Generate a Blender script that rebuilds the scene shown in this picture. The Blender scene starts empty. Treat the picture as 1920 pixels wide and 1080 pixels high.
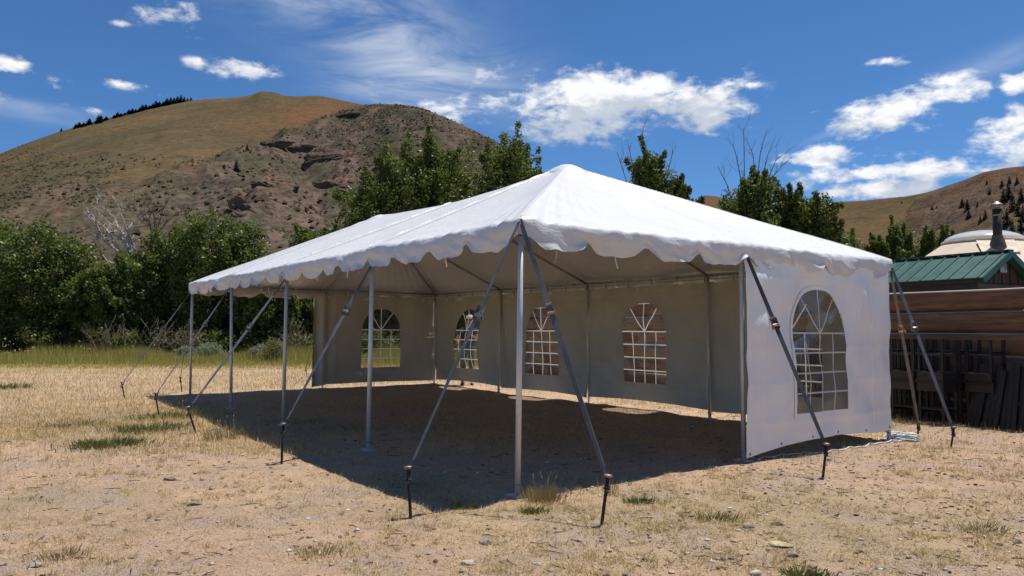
import bpy, math, random
import numpy as np
from mathutils import Vector, Matrix, Quaternion

random.seed(7)
rng = np.random.default_rng(7)
scene = bpy.context.scene
C = scene.collection
PI = math.pi
R = math.radians

# ------------------------------------------------------------------ camera
F = 1425.86; PITCH = 0.05476; ROLL = 0.00557; HC = 1.4423
fwd = Vector((0, math.cos(PITCH), math.sin(PITCH)))
r0 = Vector((1, 0, 0)); u0 = r0.cross(fwd)
rt = r0 * math.cos(ROLL) + u0 * math.sin(ROLL)
up = -r0 * math.sin(ROLL) + u0 * math.cos(ROLL)
cam_d = bpy.data.cameras.new("camera"); cam = bpy.data.objects.new("camera", cam_d); C.objects.link(cam)
m = Matrix((rt, up, -fwd)).transposed().to_4x4(); m.translation = (0, 0, HC)
cam.matrix_world = m
cam_d.sensor_width = 36; cam_d.lens = F / 1920 * 36
cam_d.clip_start = 0.05; cam_d.clip_end = 12000
scene.camera = cam
scene.view_settings.view_transform = 'Standard'; scene.view_settings.look = 'None'
scene.view_settings.exposure = 0.42; scene.view_settings.gamma = 1
scene.view_settings.use_curve_mapping = False

SUN_EL = R(70.8); SUN_AZ = R(52.5)          # azimuth measured from +Y towards +X
sund = Vector((math.sin(SUN_AZ) * math.cos(SUN_EL), math.cos(SUN_AZ) * math.cos(SUN_EL), math.sin(SUN_EL)))
sl = bpy.data.lights.new("sun", 'SUN'); sl.energy = 4.3; sl.angle = R(0.53); sl.color = (1.0, 0.945, 0.86)
so = bpy.data.objects.new("sun", sl); C.objects.link(so)
so.rotation_euler = sund.to_track_quat('Z', 'Y').to_euler(); so.location = (20, 20, 60)

def ray(px, py):
    return fwd + rt * ((px - 960) / F) - up * ((py - 540) / F)
def P(px, py, Y):
    d = ray(px, py); return Vector((0, 0, HC)) + d * (Y / d.y)
def G(px, py, h=0.0):
    d = ray(px, py); return Vector((0, 0, HC)) + d * ((h - HC) / d.z)

# ------------------------------------------------------------------ node helper
class NT:
    def __init__(s, tree): s.t = tree; s.n = tree.nodes; s.l = tree.links
    def new(s, typ, **kw):
        nd = s.n.new(typ)
        for k, v in kw.items(): setattr(nd, k, v)
        return nd
    def put(s, sock, v):
        if isinstance(v, bpy.types.NodeSocket): s.l.new(v, sock)
        elif v is not None:
            if isinstance(v, (tuple, list)) and len(v) == 3 and sock.type == 'RGBA': v = (*v, 1)
            sock.default_value = v
    def math(s, op, a, b=None, c=None, clamp=False):
        nd = s.new('ShaderNodeMath', operation=op, use_clamp=clamp)
        s.put(nd.inputs[0], a)
        if b is not None: s.put(nd.inputs[1], b)
        if c is not None: s.put(nd.inputs[2], c)
        return nd.outputs[0]
    def mix(s, f, a, b, blend='MIX'):
        nd = s.new('ShaderNodeMix', data_type='RGBA', blend_type=blend, clamp_factor=True)
        s.put(nd.inputs[0], f); s.put(nd.inputs[6], a); s.put(nd.inputs[7], b)
        return nd.outputs[2]
    def noise(s, vec, scale, detail=4, rough=0.55, dist=0.0):
        nd = s.new('ShaderNodeTexNoise'); s.put(nd.inputs['Vector'], vec)
        nd.inputs['Scale'].default_value = scale; nd.inputs['Detail'].default_value = detail
        nd.inputs['Roughness'].default_value = rough; nd.inputs['Distortion'].default_value = dist
        return nd.outputs[0]
    def mapping(s, vec, scale=(1, 1, 1), loc=(0, 0, 0), rot=(0, 0, 0)):
        nd = s.new('ShaderNodeMapping'); s.put(nd.inputs[0], vec)
        nd.inputs['Scale'].default_value = scale; nd.inputs['Location'].default_value = loc
        nd.inputs['Rotation'].default_value = rot
        return nd.outputs[0]
    def ss(s, x, a, b):
        nd = s.new('ShaderNodeMapRange', interpolation_type='SMOOTHSTEP')
        s.put(nd.inputs[0], x); nd.inputs[1].default_value = a; nd.inputs[2].default_value = b
        return nd.outputs[0]
    def rng(s, x, a, b, c, d):
        nd = s.new('ShaderNodeMapRange'); s.put(nd.inputs[0], x)
        for i, v in enumerate((a, b, c, d)): nd.inputs[i + 1].default_value = v
        return nd.outputs[0]

# ------------------------------------------------------------------ world
w = bpy.data.worlds.new("World"); scene.world = w; w.use_nodes = True
wt = NT(w.node_tree); wt.n.clear()
sky = wt.new('ShaderNodeTexSky', sky_type='NISHITA'); sky.sun_disc = False
sky.sun_elevation = SUN_EL; sky.sun_rotation = SUN_AZ
sky.altitude = 1900; sky.air_density = 1.0; sky.dust_density = 0.35; sky.ozone_density = 3.0
tc = wt.new('ShaderNodeTexCoord').outputs['Generated']
sp = wt.new('ShaderNodeSeparateXYZ'); wt.put(sp.inputs[0], tc)
az = wt.math('ARCTAN2', sp.outputs[0], sp.outputs[1])
el = wt.math('ARCSINE', sp.outputs[2])
# cumulus groups: azimuth, elevation, half width, half height, strength (degrees)
def dirof(px, py):
    d = ray(px, py).normalized(); return math.degrees(math.atan2(d.x, d.y)), math.degrees(math.asin(d.z))
def deg(px): return px * 0.034
blobs = [(1160,195,215,56,1.05),(1300,205,75,42,.95),  # photograph position of each cloud, half sizes in px, strength
 (1130,190,215,56,1.0),(1020,185,110,36,.8),(1240,185,105,50,.9),(1270,165,65,35,.9),(1180,150,60,22,.5),(1060,232,80,28,.45),(1200,240,170,22,.42),
 (840,212,85,26,.95),(760,200,40,14,.6),(900,222,40,20,.6),(875,180,26,13,.6),
 (1640,225,70,38,1.0),(1700,200,90,34,.95),(1745,215,50,40,.8),(1790,180,60,22,.9),(1780,150,45,16,.8),(1830,185,30,12,.6),(1655,245,60,22,.6),
 (1545,292,100,20,.9),(1700,290,55,12,.75),(1620,325,120,24,.9),(1760,315,90,26,.95),(1880,260,70,55,1.0),(1850,300,60,40,.8),(1895,215,50,24,.7),(1630,358,120,22,1.0),(1500,345,60,25,.65),(1480,330,40,20,.6),
 (1655,116,35,11,.7),(1690,118,26,9,.5),(1906,157,30,20,.9),(1524,210,26,6,.6),(1410,250,28,16,.6),(1210,255,60,16,.35),(1370,157,20,6,.45),(1412,160,16,7,.5),
 (465,135,62,18,.85),(520,130,25,12,.45),(330,25,60,30,.75),(370,35,30,18,.4),(300,10,50,16,.4),(235,163,48,15,.8),(368,119,22,10,.7),(75,160,45,17,.7),(20,122,40,16,.9),(110,150,60,10,.55),(125,200,40,9,.45),(170,210,18,10,.5),(225,43,18,6,.35),(60,130,60,12,.35),
 (2100,250,120,60,1.0),(2250,180,100,50,.9),(-150,170,130,40,.9),(-300,90,150,60,.9),(2050,90,110,30,.6)]
n1 = wt.noise(wt.mapping(tc, (1, 1, 1.9)), 9.0, 8, 0.62, 0.35)
n2 = wt.noise(wt.mapping(tc, (1, 1, 2.0), (3, 1, 2)), 34.0, 6, 0.6, 0.2)
acc = None; vert = None
for (bx, by, hw, hh, s) in blobs:
    bx = bx - 42 if 900 < bx < 1300 and by < 260 else bx
    s = s * .80 if bx < 560 else s
    a, e = dirof(bx, by); a = R(a); e = R(e)
    dx = wt.math('MULTIPLY', wt.math('SUBTRACT', az, a), 1 / (hw * 0.00070))
    dy = wt.math('MULTIPLY', wt.math('SUBTRACT', el, e), 1 / (hh * 0.00068))
    q = wt.math('ADD', wt.math('MULTIPLY', dx, dx), wt.math('MULTIPLY', dy, dy))
    g = wt.math('MULTIPLY', wt.math('EXPONENT', wt.math('MULTIPLY', q, -0.9)), s * 1.12)
    acc = g if acc is None else wt.math('MAXIMUM', acc, g)
    gv = wt.math('MULTIPLY', g, dy)
    vert = gv if vert is None else wt.math('ADD', vert, gv)
# the sky outside the frame carries the same kind of scattered clouds
far = wt.math('GREATER_THAN', wt.math('ABSOLUTE', wt.math('SUBTRACT', az, 0.0)), 0.95)
hi = wt.math('GREATER_THAN', el, 0.62)
outm = wt.math('MAXIMUM', far, hi)
gen = wt.noise(wt.mapping(tc, (1, 1, 2.2), (7, 3, 1)), 3.2, 2, 0.5)
gen = wt.math('MULTIPLY', wt.ss(gen, 0.55, 0.72), wt.math('MULTIPLY', outm, 0.9))
acc = wt.math('MAXIMUM', acc, gen)
dens = wt.math('ADD', acc, wt.math('ADD', wt.math('MULTIPLY', wt.math('SUBTRACT', n1, 0.5), 2.6), wt.math('MULTIPLY', wt.math('SUBTRACT', n2, 0.5), 1.5)))
dens = wt.math('MULTIPLY', wt.ss(dens, 0.40, 1.05), wt.ss(acc, 0.04, 0.3))
# shading of the cumulus: greyer undersides
shade = wt.math('ADD', wt.math('MULTIPLY', vert, 0.45), wt.math('MULTIPLY', wt.math('SUBTRACT', n2, 0.5), 1.6))
shade = wt.math('ADD', shade, wt.math('MULTIPLY', wt.math('SUBTRACT', n1, 0.5), -1.2))
ccol = wt.mix(wt.ss(shade, -0.45, 0.30), (5.3, 5.9, 6.9), (9.6, 9.7, 9.8))
# thin cirrus veil
veils = [(700,55,230,75,.55,-.35),(800,120,200,55,.5,-.15),(640,-10,200,50,.4,0),(760,170,130,40,.5,0),(1870,120,120,22,.38,.25),(1580,240,60,6,.35,.3),(60,215,120,14,.35,0),(100,205,110,8,.4,0)]
vac = None
for (bx, by, hw, hh, s, sk) in veils:
    a, e = dirof(bx, by); a = R(a); e = R(e)
    da = wt.math('SUBTRACT', az, a)
    dx = wt.math('MULTIPLY', da, 1 / (hw * 0.00068))
    dy = wt.math('MULTIPLY', wt.math('SUBTRACT', wt.math('SUBTRACT', el, e), wt.math('MULTIPLY', da, sk)), 1 / (hh * 0.00068))
    q = wt.math('ADD', wt.math('MULTIPLY', dx, dx), wt.math('MULTIPLY', dy, dy))
    g = wt.math('MULTIPLY', wt.math('EXPONENT', wt.math('MULTIPLY', q, -1.0)), s)
    vac = g if vac is None else wt.math('ADD', vac, g)
n3 = wt.noise(wt.mapping(tc, (1.2, 1, 4.5), (0, 0, 0), (0, 0.25, 0)), 5.0, 7, 0.6, 0.8)
veil = wt.math('MULTIPLY', vac, wt.ss(n3, 0.28, 0.75), clamp=True)
skyc = wt.mix(1.0, sky.outputs[0], (0.50, 0.80, 1.06), 'MULTIPLY')
col = wt.mix(veil, skyc, (6.3, 7.0, 8.0))
col = wt.mix(dens, col, ccol)
bg = wt.new('ShaderNodeBackground'); wt.put(bg.inputs[0], col); bg.inputs[1].default_value = 0.077
wo = wt.new('ShaderNodeOutputWorld'); wt.l.new(bg.outputs[0], wo.inputs[0])

# ------------------------------------------------------------------ materials
def base_mat(name):
    mt = bpy.data.materials.new(name); mt.use_nodes = True
    t = NT(mt.node_tree); b = t.n['Principled BSDF']; o = t.n['Material Output']
    return mt, t, b, o
def pmat(name, c1, c2=None, scale=5, rough=0.6, metal=0.0, spec=0.4, bump=None, stretch=(1, 1, 1), lo=0.35, hi=0.65, detail=5):
    mt, t, b, o = base_mat(name)
    co = t.new('ShaderNodeTexCoord').outputs['Object']
    v = t.mapping(co, stretch)
    c2 = c2 or tuple(x * 0.8 for x in c1)
    nz = t.noise(v, scale, detail)
    t.put(b.inputs['Base Color'], t.mix(t.ss(nz, lo, hi), c1, c2))
    t.put(b.inputs['Roughness'], t.rng(nz, 0.3, 0.7, max(0, rough - 0.06), min(1, rough + 0.06)))
    b.inputs['Metallic'].default_value = metal; b.inputs['Specular IOR Level'].default_value = spec
    if bump:
        bn = t.new('ShaderNodeBump'); bn.inputs['Strength'].default_value = bump[1]; bn.inputs['Distance'].default_value = bump[2] if len(bump) > 2 else 0.01
        t.put(bn.inputs['Height'], t.noise(v, bump[0], 5)); t.l.new(bn.outputs[0], b.inputs['Normal'])
    return mt

def mat_fabric():
    mt, t, b, o = base_mat('white_vinyl')
    co = t.new('ShaderNodeTexCoord').outputs['Object']
    n_ = t.noise(co, 1.3, 5, 0.6); nf = t.noise(co, 9, 4)
    c = t.mix(t.ss(n_, 0.35, 0.7), (0.63, 0.63, 0.64), (0.585, 0.59, 0.60))
    c = t.mix(t.math('MULTIPLY', t.ss(nf, 0.58, 0.75), 0.35), c, (0.52, 0.50, 0.46))
    # the inner side of the block-out cloth is a duller grey
    geo = t.new('ShaderNodeNewGeometry')
    at = t.new('ShaderNodeAttribute', attribute_name='inner'); 
    t.put(b.inputs['Base Color'], c)
    b.inputs['Roughness'].default_value = 0.42; b.inputs['Specular IOR Level'].default_value = 0.45
    bn = t.new('ShaderNodeBump'); bn.inputs['Strength'].default_value = 0.5; bn.inputs['Distance'].default_value = 0.05
    h = t.math('ADD', t.noise(t.mapping(co, (1, 1, 1)), 2.2, 7, 0.55, 1.4), t.math('MULTIPLY', t.noise(t.mapping(co, (1, 1, 2.5), (0, 0, 0), (0, 0, .6)), 7, 4, .6, 1.0), 0.30))
    t.put(bn.inputs['Height'], h); t.l.new(bn.outputs[0], b.inputs['Normal'])
    return mt
def mat_wall():
    mt, t, b, o = base_mat('white_sidewall_vinyl')
    co = t.new('ShaderNodeTexCoord').outputs['Object']
    n_ = t.noise(co, 1.0, 5, 0.6)
    # white outer side, duller warm grey inner side
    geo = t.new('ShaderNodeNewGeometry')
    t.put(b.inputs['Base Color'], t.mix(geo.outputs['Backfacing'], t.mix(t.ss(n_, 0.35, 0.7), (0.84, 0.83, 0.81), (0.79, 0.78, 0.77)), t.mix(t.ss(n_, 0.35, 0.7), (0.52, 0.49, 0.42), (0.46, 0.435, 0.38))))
    b.inputs['Roughness'].default_value = 0.38; b.inputs['Specular IOR Level'].default_value = 0.4
    bn = t.new('ShaderNodeBump'); bn.inputs['Strength'].default_value = 0.45; bn.inputs['Distance'].default_value = 0.04
    t.put(bn.inputs['Height'], t.noise(t.mapping(co, (1, 1, .7)), 1.7, 6, 0.55, 1.5)); t.l.new(bn.outputs[0], b.inputs['Normal'])
    return mt
def mat_attr(name, rough=0.6, spec=0.3, transl=0.0, nscale=None, trcol=(1, 1, 1)):
    mt, t, b, o = base_mat(name)
    at = t.new('ShaderNodeAttribute', attribute_name='Col')
    c = at.outputs['Color']
    if nscale:
        co = t.new('ShaderNodeTexCoord').outputs['Object']
        c = t.mix(t.math('MULTIPLY', t.ss(t.noise(co, nscale, 5), 0.3, 0.7), 0.5), c, (0.02, 0.02, 0.015))
    t.put(b.inputs['Base Color'], c); b.inputs['Roughness'].default_value = rough; b.inputs['Specular IOR Level'].default_value = spec
    if transl:
        tr = t.new('ShaderNodeBsdfTranslucent'); t.put(tr.inputs[0], t.mix(1.0, c, trcol, 'MULTIPLY'))
        mx = t.new('ShaderNodeMixShader'); mx.inputs[0].default_value = transl
        t.l.new(b.outputs[0], mx.inputs[1]); t.l.new(tr.outputs[0], mx.inputs[2]); t.l.new(mx.outputs[0], o.inputs[0])
    return mt
def mat_film():
    mt, t, b, o = base_mat('clear_vinyl_film')
    co = t.new('ShaderNodeTexCoord').outputs['Object']
    bn = t.new('ShaderNodeBump'); bn.inputs['Strength'].default_value = 0.5; bn.inputs['Distance'].default_value = 0.02
    t.put(bn.inputs['Height'], t.noise(t.mapping(co, (1, 1, .8)), 5, 4, 0.5, 1.0))
    gl = t.new('ShaderNodeBsdfGlossy'); gl.inputs[0].default_value = (0.9, 0.9, 0.9, 1); gl.inputs['Roughness'].default_value = 0.1; t.l.new(bn.outputs[0], gl.inputs['Normal'])
    tr = t.new('ShaderNodeBsdfTransparent'); tr.inputs[0].default_value = (0.82, 0.82, 0.80, 1)
    df = t.new('ShaderNodeBsdfDiffuse'); df.inputs[0].default_value = (0.7, 0.7, 0.68, 1)
    lw = t.new('ShaderNodeLayerWeight'); lw.inputs[0].default_value = 0.5; t.l.new(bn.outputs[0], lw.inputs['Normal']); frs = t.math('ADD', t.math('MULTIPLY', t.math('POWER', lw.outputs['Facing'], 4.0), 0.6), 0.05)
    m1 = t.new('ShaderNodeMixShader'); m1.inputs[0].default_value = 0.03
    t.l.new(tr.outputs[0], m1.inputs[1]); t.l.new(df.outputs[0], m1.inputs[2])
    m2 = t.new('ShaderNodeMixShader'); t.l.new(frs, m2.inputs[0]); t.l.new(m1.outputs[0], m2.inputs[1]); t.l.new(gl.outputs[0], m2.inputs[2])
    t.l.new(m2.outputs[0], o.inputs[0])
    return mt
def mat_wood(name, c1, c2, c3, scale=1.0, rough=0.6, stretch=(1, 14, 14)):
    mt, t, b, o = base_mat(name)
    co = t.new('ShaderNodeTexCoord').outputs['Object']
    oi = t.new('ShaderNodeObjectInfo').outputs['Random']
    add = t.new('ShaderNodeVectorMath', operation='ADD'); t.put(add.inputs[0], co)
    cb = t.new('ShaderNodeCombineXYZ'); t.put(cb.inputs[0], t.math('MULTIPLY', oi, 37)); t.put(cb.inputs[1], t.math('MULTIPLY', oi, 11)); t.l.new(cb.outputs[0], add.inputs[1])
    v = t.mapping(add.outputs[0], stretch)
    g = t.noise(v, 1.2 * scale, 8, 0.65, 0.6); g2 = t.noise(t.mapping(add.outputs[0], (stretch[0] * 2, stretch[1] * 3, stretch[2] * 3)), 2 * scale, 6)
    big = t.noise(add.outputs[0], 0.9, 3)
    c = t.mix(t.ss(g, 0.35, 0.68), c1, c2); c = t.mix(t.ss(g2, 0.5, 0.75), c, c3); c = t.mix(t.math('MULTIPLY', t.ss(big, 0.5, 0.7), 0.5), c, c3)
    if name == 'stained_log':      # pale grey on upward faces paints in the sunlit ledges between logs
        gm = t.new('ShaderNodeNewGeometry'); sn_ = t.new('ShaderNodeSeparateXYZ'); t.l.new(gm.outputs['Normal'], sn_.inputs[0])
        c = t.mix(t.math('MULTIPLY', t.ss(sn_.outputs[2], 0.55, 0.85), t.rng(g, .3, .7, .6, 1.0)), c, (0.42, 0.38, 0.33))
    t.put(b.inputs['Base Color'], c); b.inputs['Roughness'].default_value = rough; b.inputs['Specular IOR Level'].default_value = 0.3
    bn = t.new('ShaderNodeBump'); bn.inputs['Strength'].default_value = 0.5; bn.inputs['Distance'].default_value = 0.012
    t.put(bn.inputs['Height'], g); t.l.new(bn.outputs[0], b.inputs['Normal'])
    return mt
def mat_ground():
    mt, t, b, o = base_mat('dry_ground')
    co = t.new('ShaderNodeTexCoord').outputs['Object']
    at = t.new('ShaderNodeAttribute', attribute_name='Col'); spx = t.new('ShaderNodeSeparateColor'); t.l.new(at.outputs['Color'], spx.inputs[0])
    straw, green, far_ = spx.outputs[0], spx.outputs[1], spx.outputs[2]
    nb = t.noise(co, 0.8, 6, 0.6); nm = t.noise(co, 6, 6, 0.65); nf = t.noise(co, 38, 5, 0.7); nx = t.noise(t.mapping(co, (1, 1, 1), (5, 2, 0)), 110, 3, 0.6)
    c = t.mix(t.ss(nb, 0.35, 0.65), (0.72, 0.49, 0.32), (0.60, 0.42, 0.29))
    c = t.mix(t.math('MULTIPLY', t.ss(nm, 0.45, 0.7), 0.75), c, (0.48, 0.32, 0.21))
    c = t.mix(t.math('MULTIPLY', t.ss(nf, 0.53, 0.66), 0.65), c, (0.30, 0.21, 0.15))
    c = t.mix(t.math('MULTIPLY', t.ss(nx, 0.57, 0.66), 0.85), c, (0.10, 0.072, 0.055))
    c = t.mix(t.math('MULTIPLY', t.ss(nx, 0.42, 0.33), 0.6), c, (0.74, 0.60, 0.42))
    sn = t.noise(t.mapping(co, (3, 1, 1)), 30, 5, 0.7)
    sc = t.mix(t.ss(sn, 0.35, 0.65), (0.72, 0.56, 0.34), (0.42, 0.31, 0.18))
    sf = t.math('MULTIPLY', straw, t.rng(nf, 0.35, 0.62, 0.10, 0.9))
    c = t.mix(sf, c, sc)
    c = t.mix(t.math('MULTIPLY', green, t.rng(nf, 0.3, 0.6, 0.3, 1.0)), c, (0.13, 0.15, 0.055))
    np_ = t.noise(t.mapping(co, (1, 1, 1), (12, 3, 0)), 1.4, 5, 0.65, 0.4)
    c = t.mix(t.math('MULTIPLY', t.ss(np_, 0.47, 0.60), 0.75), c, t.mix(t.ss(nx, 0.44, 0.62), (0.60, 0.455, 0.36), (0.27, 0.20, 0.165)))
    nc_ = t.noise(t.mapping(co, (1, 1, 1), (2, 8, 0)), 17, 6, 0.8)
    c = t.mix(t.math('MULTIPLY', t.ss(nc_, 0.54, 0.64), 0.55), c, (0.28, 0.19, 0.13))
    c = t.mix(t.math('MULTIPLY', t.ss(nc_, 0.44, 0.34), 0.35), c, (0.80, 0.62, 0.45))
    vo = t.new('ShaderNodeTexVoronoi'); t.put(vo.inputs['Vector'], co); vo.inputs['Scale'].default_value = 22; vo.inputs['Randomness'].default_value = 1
    peb = t.math('MULTIPLY', t.math('LESS_THAN', vo.outputs['Distance'], 0.22), t.ss(t.noise(co, 3, 3), 0.52, 0.62))
    pc = t.mix(t.ss(vo.outputs['Color'], 0.3, 0.7), (0.24, 0.18, 0.16), (0.62, 0.56, 0.50))
    c = t.mix(t.math('MULTIPLY', peb, 0.8), c, pc)
    c = t.mix(far_, c, (0.33, 0.28, 0.10))
    t.put(b.inputs['Base Color'], c); b.inputs['Roughness'].default_value = 0.95; b.inputs['Specular IOR Level'].default_value = 0.1
    bn = t.new('ShaderNodeBump'); bn.inputs['Strength'].default_value = 1.0; bn.inputs['Distance'].default_value = 0.05
    h = t.math('ADD', t.math('MULTIPLY', nm, 0.7), t.math('ADD', t.math('MULTIPLY', nf, 0.55), t.math('MULTIPLY', nx, 0.3)))
    h = t.math('ADD', t.math('ADD', h, t.math('MULTIPLY', peb, 0.35)), t.math('MULTIPLY', nc_, 0.8))
    t.put(bn.inputs['Height'], h); t.l.new(bn.outputs[0], b.inputs['Normal'])
    return mt
def mat_hill():
    mt, t, b, o = base_mat('hillside')
    co = t.new('ShaderNodeTexCoord').outputs['Object']
    at = t.new('ShaderNodeAttribute', attribute_name='Col'); c = at.outputs['Color']
    spx = t.new('ShaderNodeSeparateColor'); at2 = t.new('ShaderNodeAttribute', attribute_name='Zone'); t.l.new(at2.outputs['Color'], spx.inputs[0])
    rock, scrub = spx.outputs[0], spx.outputs[1]
    n1_ = t.noise(co, 0.02, 6, 0.6); n2_ = t.noise(co, 0.11, 6, 0.7); n3_ = t.noise(co, 0.5, 4, 0.7)
    c = t.mix(t.math('MULTIPLY', t.ss(n2_, 0.42, 0.66), 0.45), c, t.mix(1.0, c, (0.55, 0.6, 0.55), 'MULTIPLY'))
    c = t.mix(t.math('MULTIPLY', t.ss(n1_, 0.5, 0.7), 0.35), c, t.mix(1.0, c, (1.15, 0.85, 0.7), 'MULTIPLY'))
    n4_ = t.noise(co, 0.28, 5, 0.75)
    c = t.mix(t.math('MULTIPLY', t.ss(n4_, 0.45, 0.60), 0.52), c, t.mix(1.0, c, (0.42, 0.44, 0.42), 'MULTIPLY'))
    c = t.mix(t.math('MULTIPLY', t.ss(n4_, 0.42, 0.30), 0.30), c, t.mix(1.0, c, (1.5, 1.4, 1.4), 'MULTIPLY'))
    # scattered low scrub and stones, too far to tell apart
    vo = t.new('ShaderNodeTexVoronoi'); t.put(vo.inputs['Vector'], co); vo.inputs['Scale'].default_value = 0.34
    dot = t.math('MULTIPLY', t.ss(vo.outputs['Distance'], 0.52, 0.30), t.math('MULTIPLY', scrub, t.ss(n2_, 0.35, 0.55)))
    c = t.mix(t.math('MULTIPLY', dot, 0.75), c, (0.05, 0.045, 0.03))
    c = t.mix(t.math('MULTIPLY', t.math('MULTIPLY', t.ss(n3_, 0.5, 0.62), rock), 0.55), c, (0.055, 0.047, 0.04))
    c = t.mix(t.math('MULTIPLY', t.math('MULTIPLY', t.ss(n3_, 0.42, 0.3), rock), 0.35), c, (0.26, 0.19, 0.15))
    t.put(b.inputs['Base Color'], c); b.inputs['Roughness'].default_value = 1.0; b.inputs['Specular IOR Level'].default_value = 0.0
    bn = t.new('ShaderNodeBump'); bn.inputs['Strength'].default_value = 0.6; t.put(bn.inputs['Distance'], 1.5)
    t.put(bn.inputs['Height'], t.math('ADD', t.math('MULTIPLY', n2_, t.math('ADD', t.math('MULTIPLY', rock, 1.6), 0.35)), t.math('MULTIPLY', n3_, 0.35)))
    t.l.new(bn.outputs[0], b.inputs['Normal'])
    return mt

M = dict(
    fabric=mat_fabric(), wall=mat_wall(), film=mat_film(), ground=mat_ground(), hill=mat_hill(),
    alu=pmat('aluminium', (0.66, 0.66, 0.65), (0.54, 0.54, 0.53), 8, 0.42, 0.3, 0.5, stretch=(1, 1, .2)),
    alud=pmat('weathered_aluminium', (0.42, 0.40, 0.38), (0.30, 0.29, 0.27), 8, 0.5, 0.6, 0.5),
    strap=pmat('grey_webbing', (0.075, 0.080, 0.092), (0.115, 0.120, 0.132), 6, 0.55, 0, 0.5, bump=(220, 0.4, 0.002)),
    strapd=pmat('dark_webbing', (0.035, 0.038, 0.045), (0.06, 0.065, 0.075), 6, 0.6, 0, 0.4, bump=(220, 0.4, 0.002)),
    strapb=pmat('faded_webbing', (0.17, 0.14, 0.12), (0.11, 0.095, 0.09), 6, 0.7, 0, 0.3),
    steel=pmat('buckle_steel', (0.35, 0.34, 0.32), (0.16, 0.13, 0.11), 30, 0.4, 0.8),
    orange=pmat('orange_zinc', (0.66, 0.36, 0.20), (0.40, 0.20, 0.11), 30, 0.45, 0.3),
    rust=pmat('rusty_iron', (0.085, 0.035, 0.024), (0.045, 0.022, 0.018), 25, 0.75, 0.2, 0.3, bump=(60, 0.5, 0.003)),
    dark=pmat('dark_iron', (0.04, 0.035, 0.03), (0.025, 0.022, 0.02), 25, 0.7, 0.3),
    headm=pmat('worn_steel_head', (0.30, 0.24, 0.21), (0.18, 0.13, 0.11), 25, 0.5, 0.4),
    rope=pmat('white_rope', (0.72, 0.72, 0.70), (0.55, 0.56, 0.54), 30, 0.85, 0, 0.2, bump=(120, 0.5, 0.004)),
    cord=pmat('black_cord', (0.05, 0.05, 0.055), None, 10, 0.8),
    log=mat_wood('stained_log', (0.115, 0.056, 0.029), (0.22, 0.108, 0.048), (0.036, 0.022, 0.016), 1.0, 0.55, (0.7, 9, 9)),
    black=mat_wood('black_stained_wood', (0.010, 0.0105, 0.012), (0.017, 0.018, 0.021), (0.006, 0.006, 0.007), 2, 0.5, (4, 4, 1)),
    black2=mat_wood('dark_brown_stained_wood', (0.018, 0.015, 0.013), (0.027, 0.022, 0.019), (0.011, 0.009, 0.009), 2, 0.5, (4, 4, 1)),
    green=pmat('green_metal_roofing', (0.018, 0.078, 0.062), (0.030, 0.100, 0.080), 3, 0.5, 0.1, 0.35),
    greend=pmat('green_trim', (0.02, 0.085, 0.068), None, 3, 0.4, 0.1),
    siding=mat_wood('dark_brown_siding', (0.030, 0.022, 0.018), (0.045, 0.033, 0.027), (0.02, 0.015, 0.012), 1.5, 0.7, (14, 14, 1)),
    trimb=pmat('brown_fascia', (0.035, 0.026, 0.022), None, 5, 0.6),
    white=pmat('white_paint', (0.75, 0.75, 0.73), None, 5, 0.5),
    glassd=pmat('dark_window_glass', (0.30, 0.31, 0.32), (0.2, 0.21, 0.22), 4, 0.12, 0, 0.6),
    tan=pmat('tan_canvas', (0.66, 0.54, 0.42), (0.60, 0.48, 0.37), 1.5, 0.7, 0, 0.2, bump=(4, 0.3, 0.03)),
    patch=pmat('faded_canvas_patch', (0.64, 0.56, 0.46), (0.56, 0.44, 0.32), 6, 0.7),
    pipe=pmat('brown_stovepipe', (0.028, 0.020, 0.018), (0.05, 0.032, 0.024), 5, 0.6, 0.1),
    boot=pmat('rubber_boot', (0.11, 0.095, 0.08), (0.07, 0.058, 0.05), 5, 0.75),
    bark=pmat('grey_brown_bark', (0.16, 0.13, 0.10), (0.08, 0.065, 0.05), 9, 0.9, 0, 0.1, bump=(20, 0.6, 0.02), stretch=(1, 1, .25)),
    dead=pmat('bleached_dead_wood', (0.52, 0.48, 0.44), (0.34, 0.30, 0.27), 4, 0.8, 0, 0.1),
    dead2=pmat('brown_dead_wood', (0.21, 0.16, 0.13), (0.14, 0.11, 0.09), 4, 0.9, 0, 0.1),
    leaf=mat_attr('leaves', 0.50, 0.35, 0.36, None, (1.35, 1.4, 0.7)),
    needle=mat_attr('conifer_needles', 0.8, 0.1, 0.0),
    grass=mat_attr('grass_blades', 0.75, 0.15, 0.3, None, (1, 1, 0.8)),
    stone=mat_attr('stones', 0.85, 0.2, 0.0, 25),
    scrub=mat_attr('hill_scrub', 0.95, 0.0, 0.0),
    rockm=pmat('hill_rock', (0.15, 0.105, 0.078), (0.085, 0.067, 0.055), 0.14, 1.0, 0, 0.0, bump=(0.35, 1.0, 1.2), detail=8),
    skin=pmat('skin', (0.42, 0.20, 0.14), (0.36, 0.16, 0.11), 8, 0.55),
    shirt=pmat('black_shirt', (0.018, 0.018, 0.022), None, 8, 0.85),
    jeans=pmat('grey_green_trousers', (0.10, 0.115, 0.11), (0.075, 0.085, 0.08), 8, 0.85),
    cap=pmat('pale_cap', (0.62, 0.55, 0.47), None, 8, 0.8),
    hair=pmat('dark_hair', (0.03, 0.02, 0.015), None, 30, 0.7),
)

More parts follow.
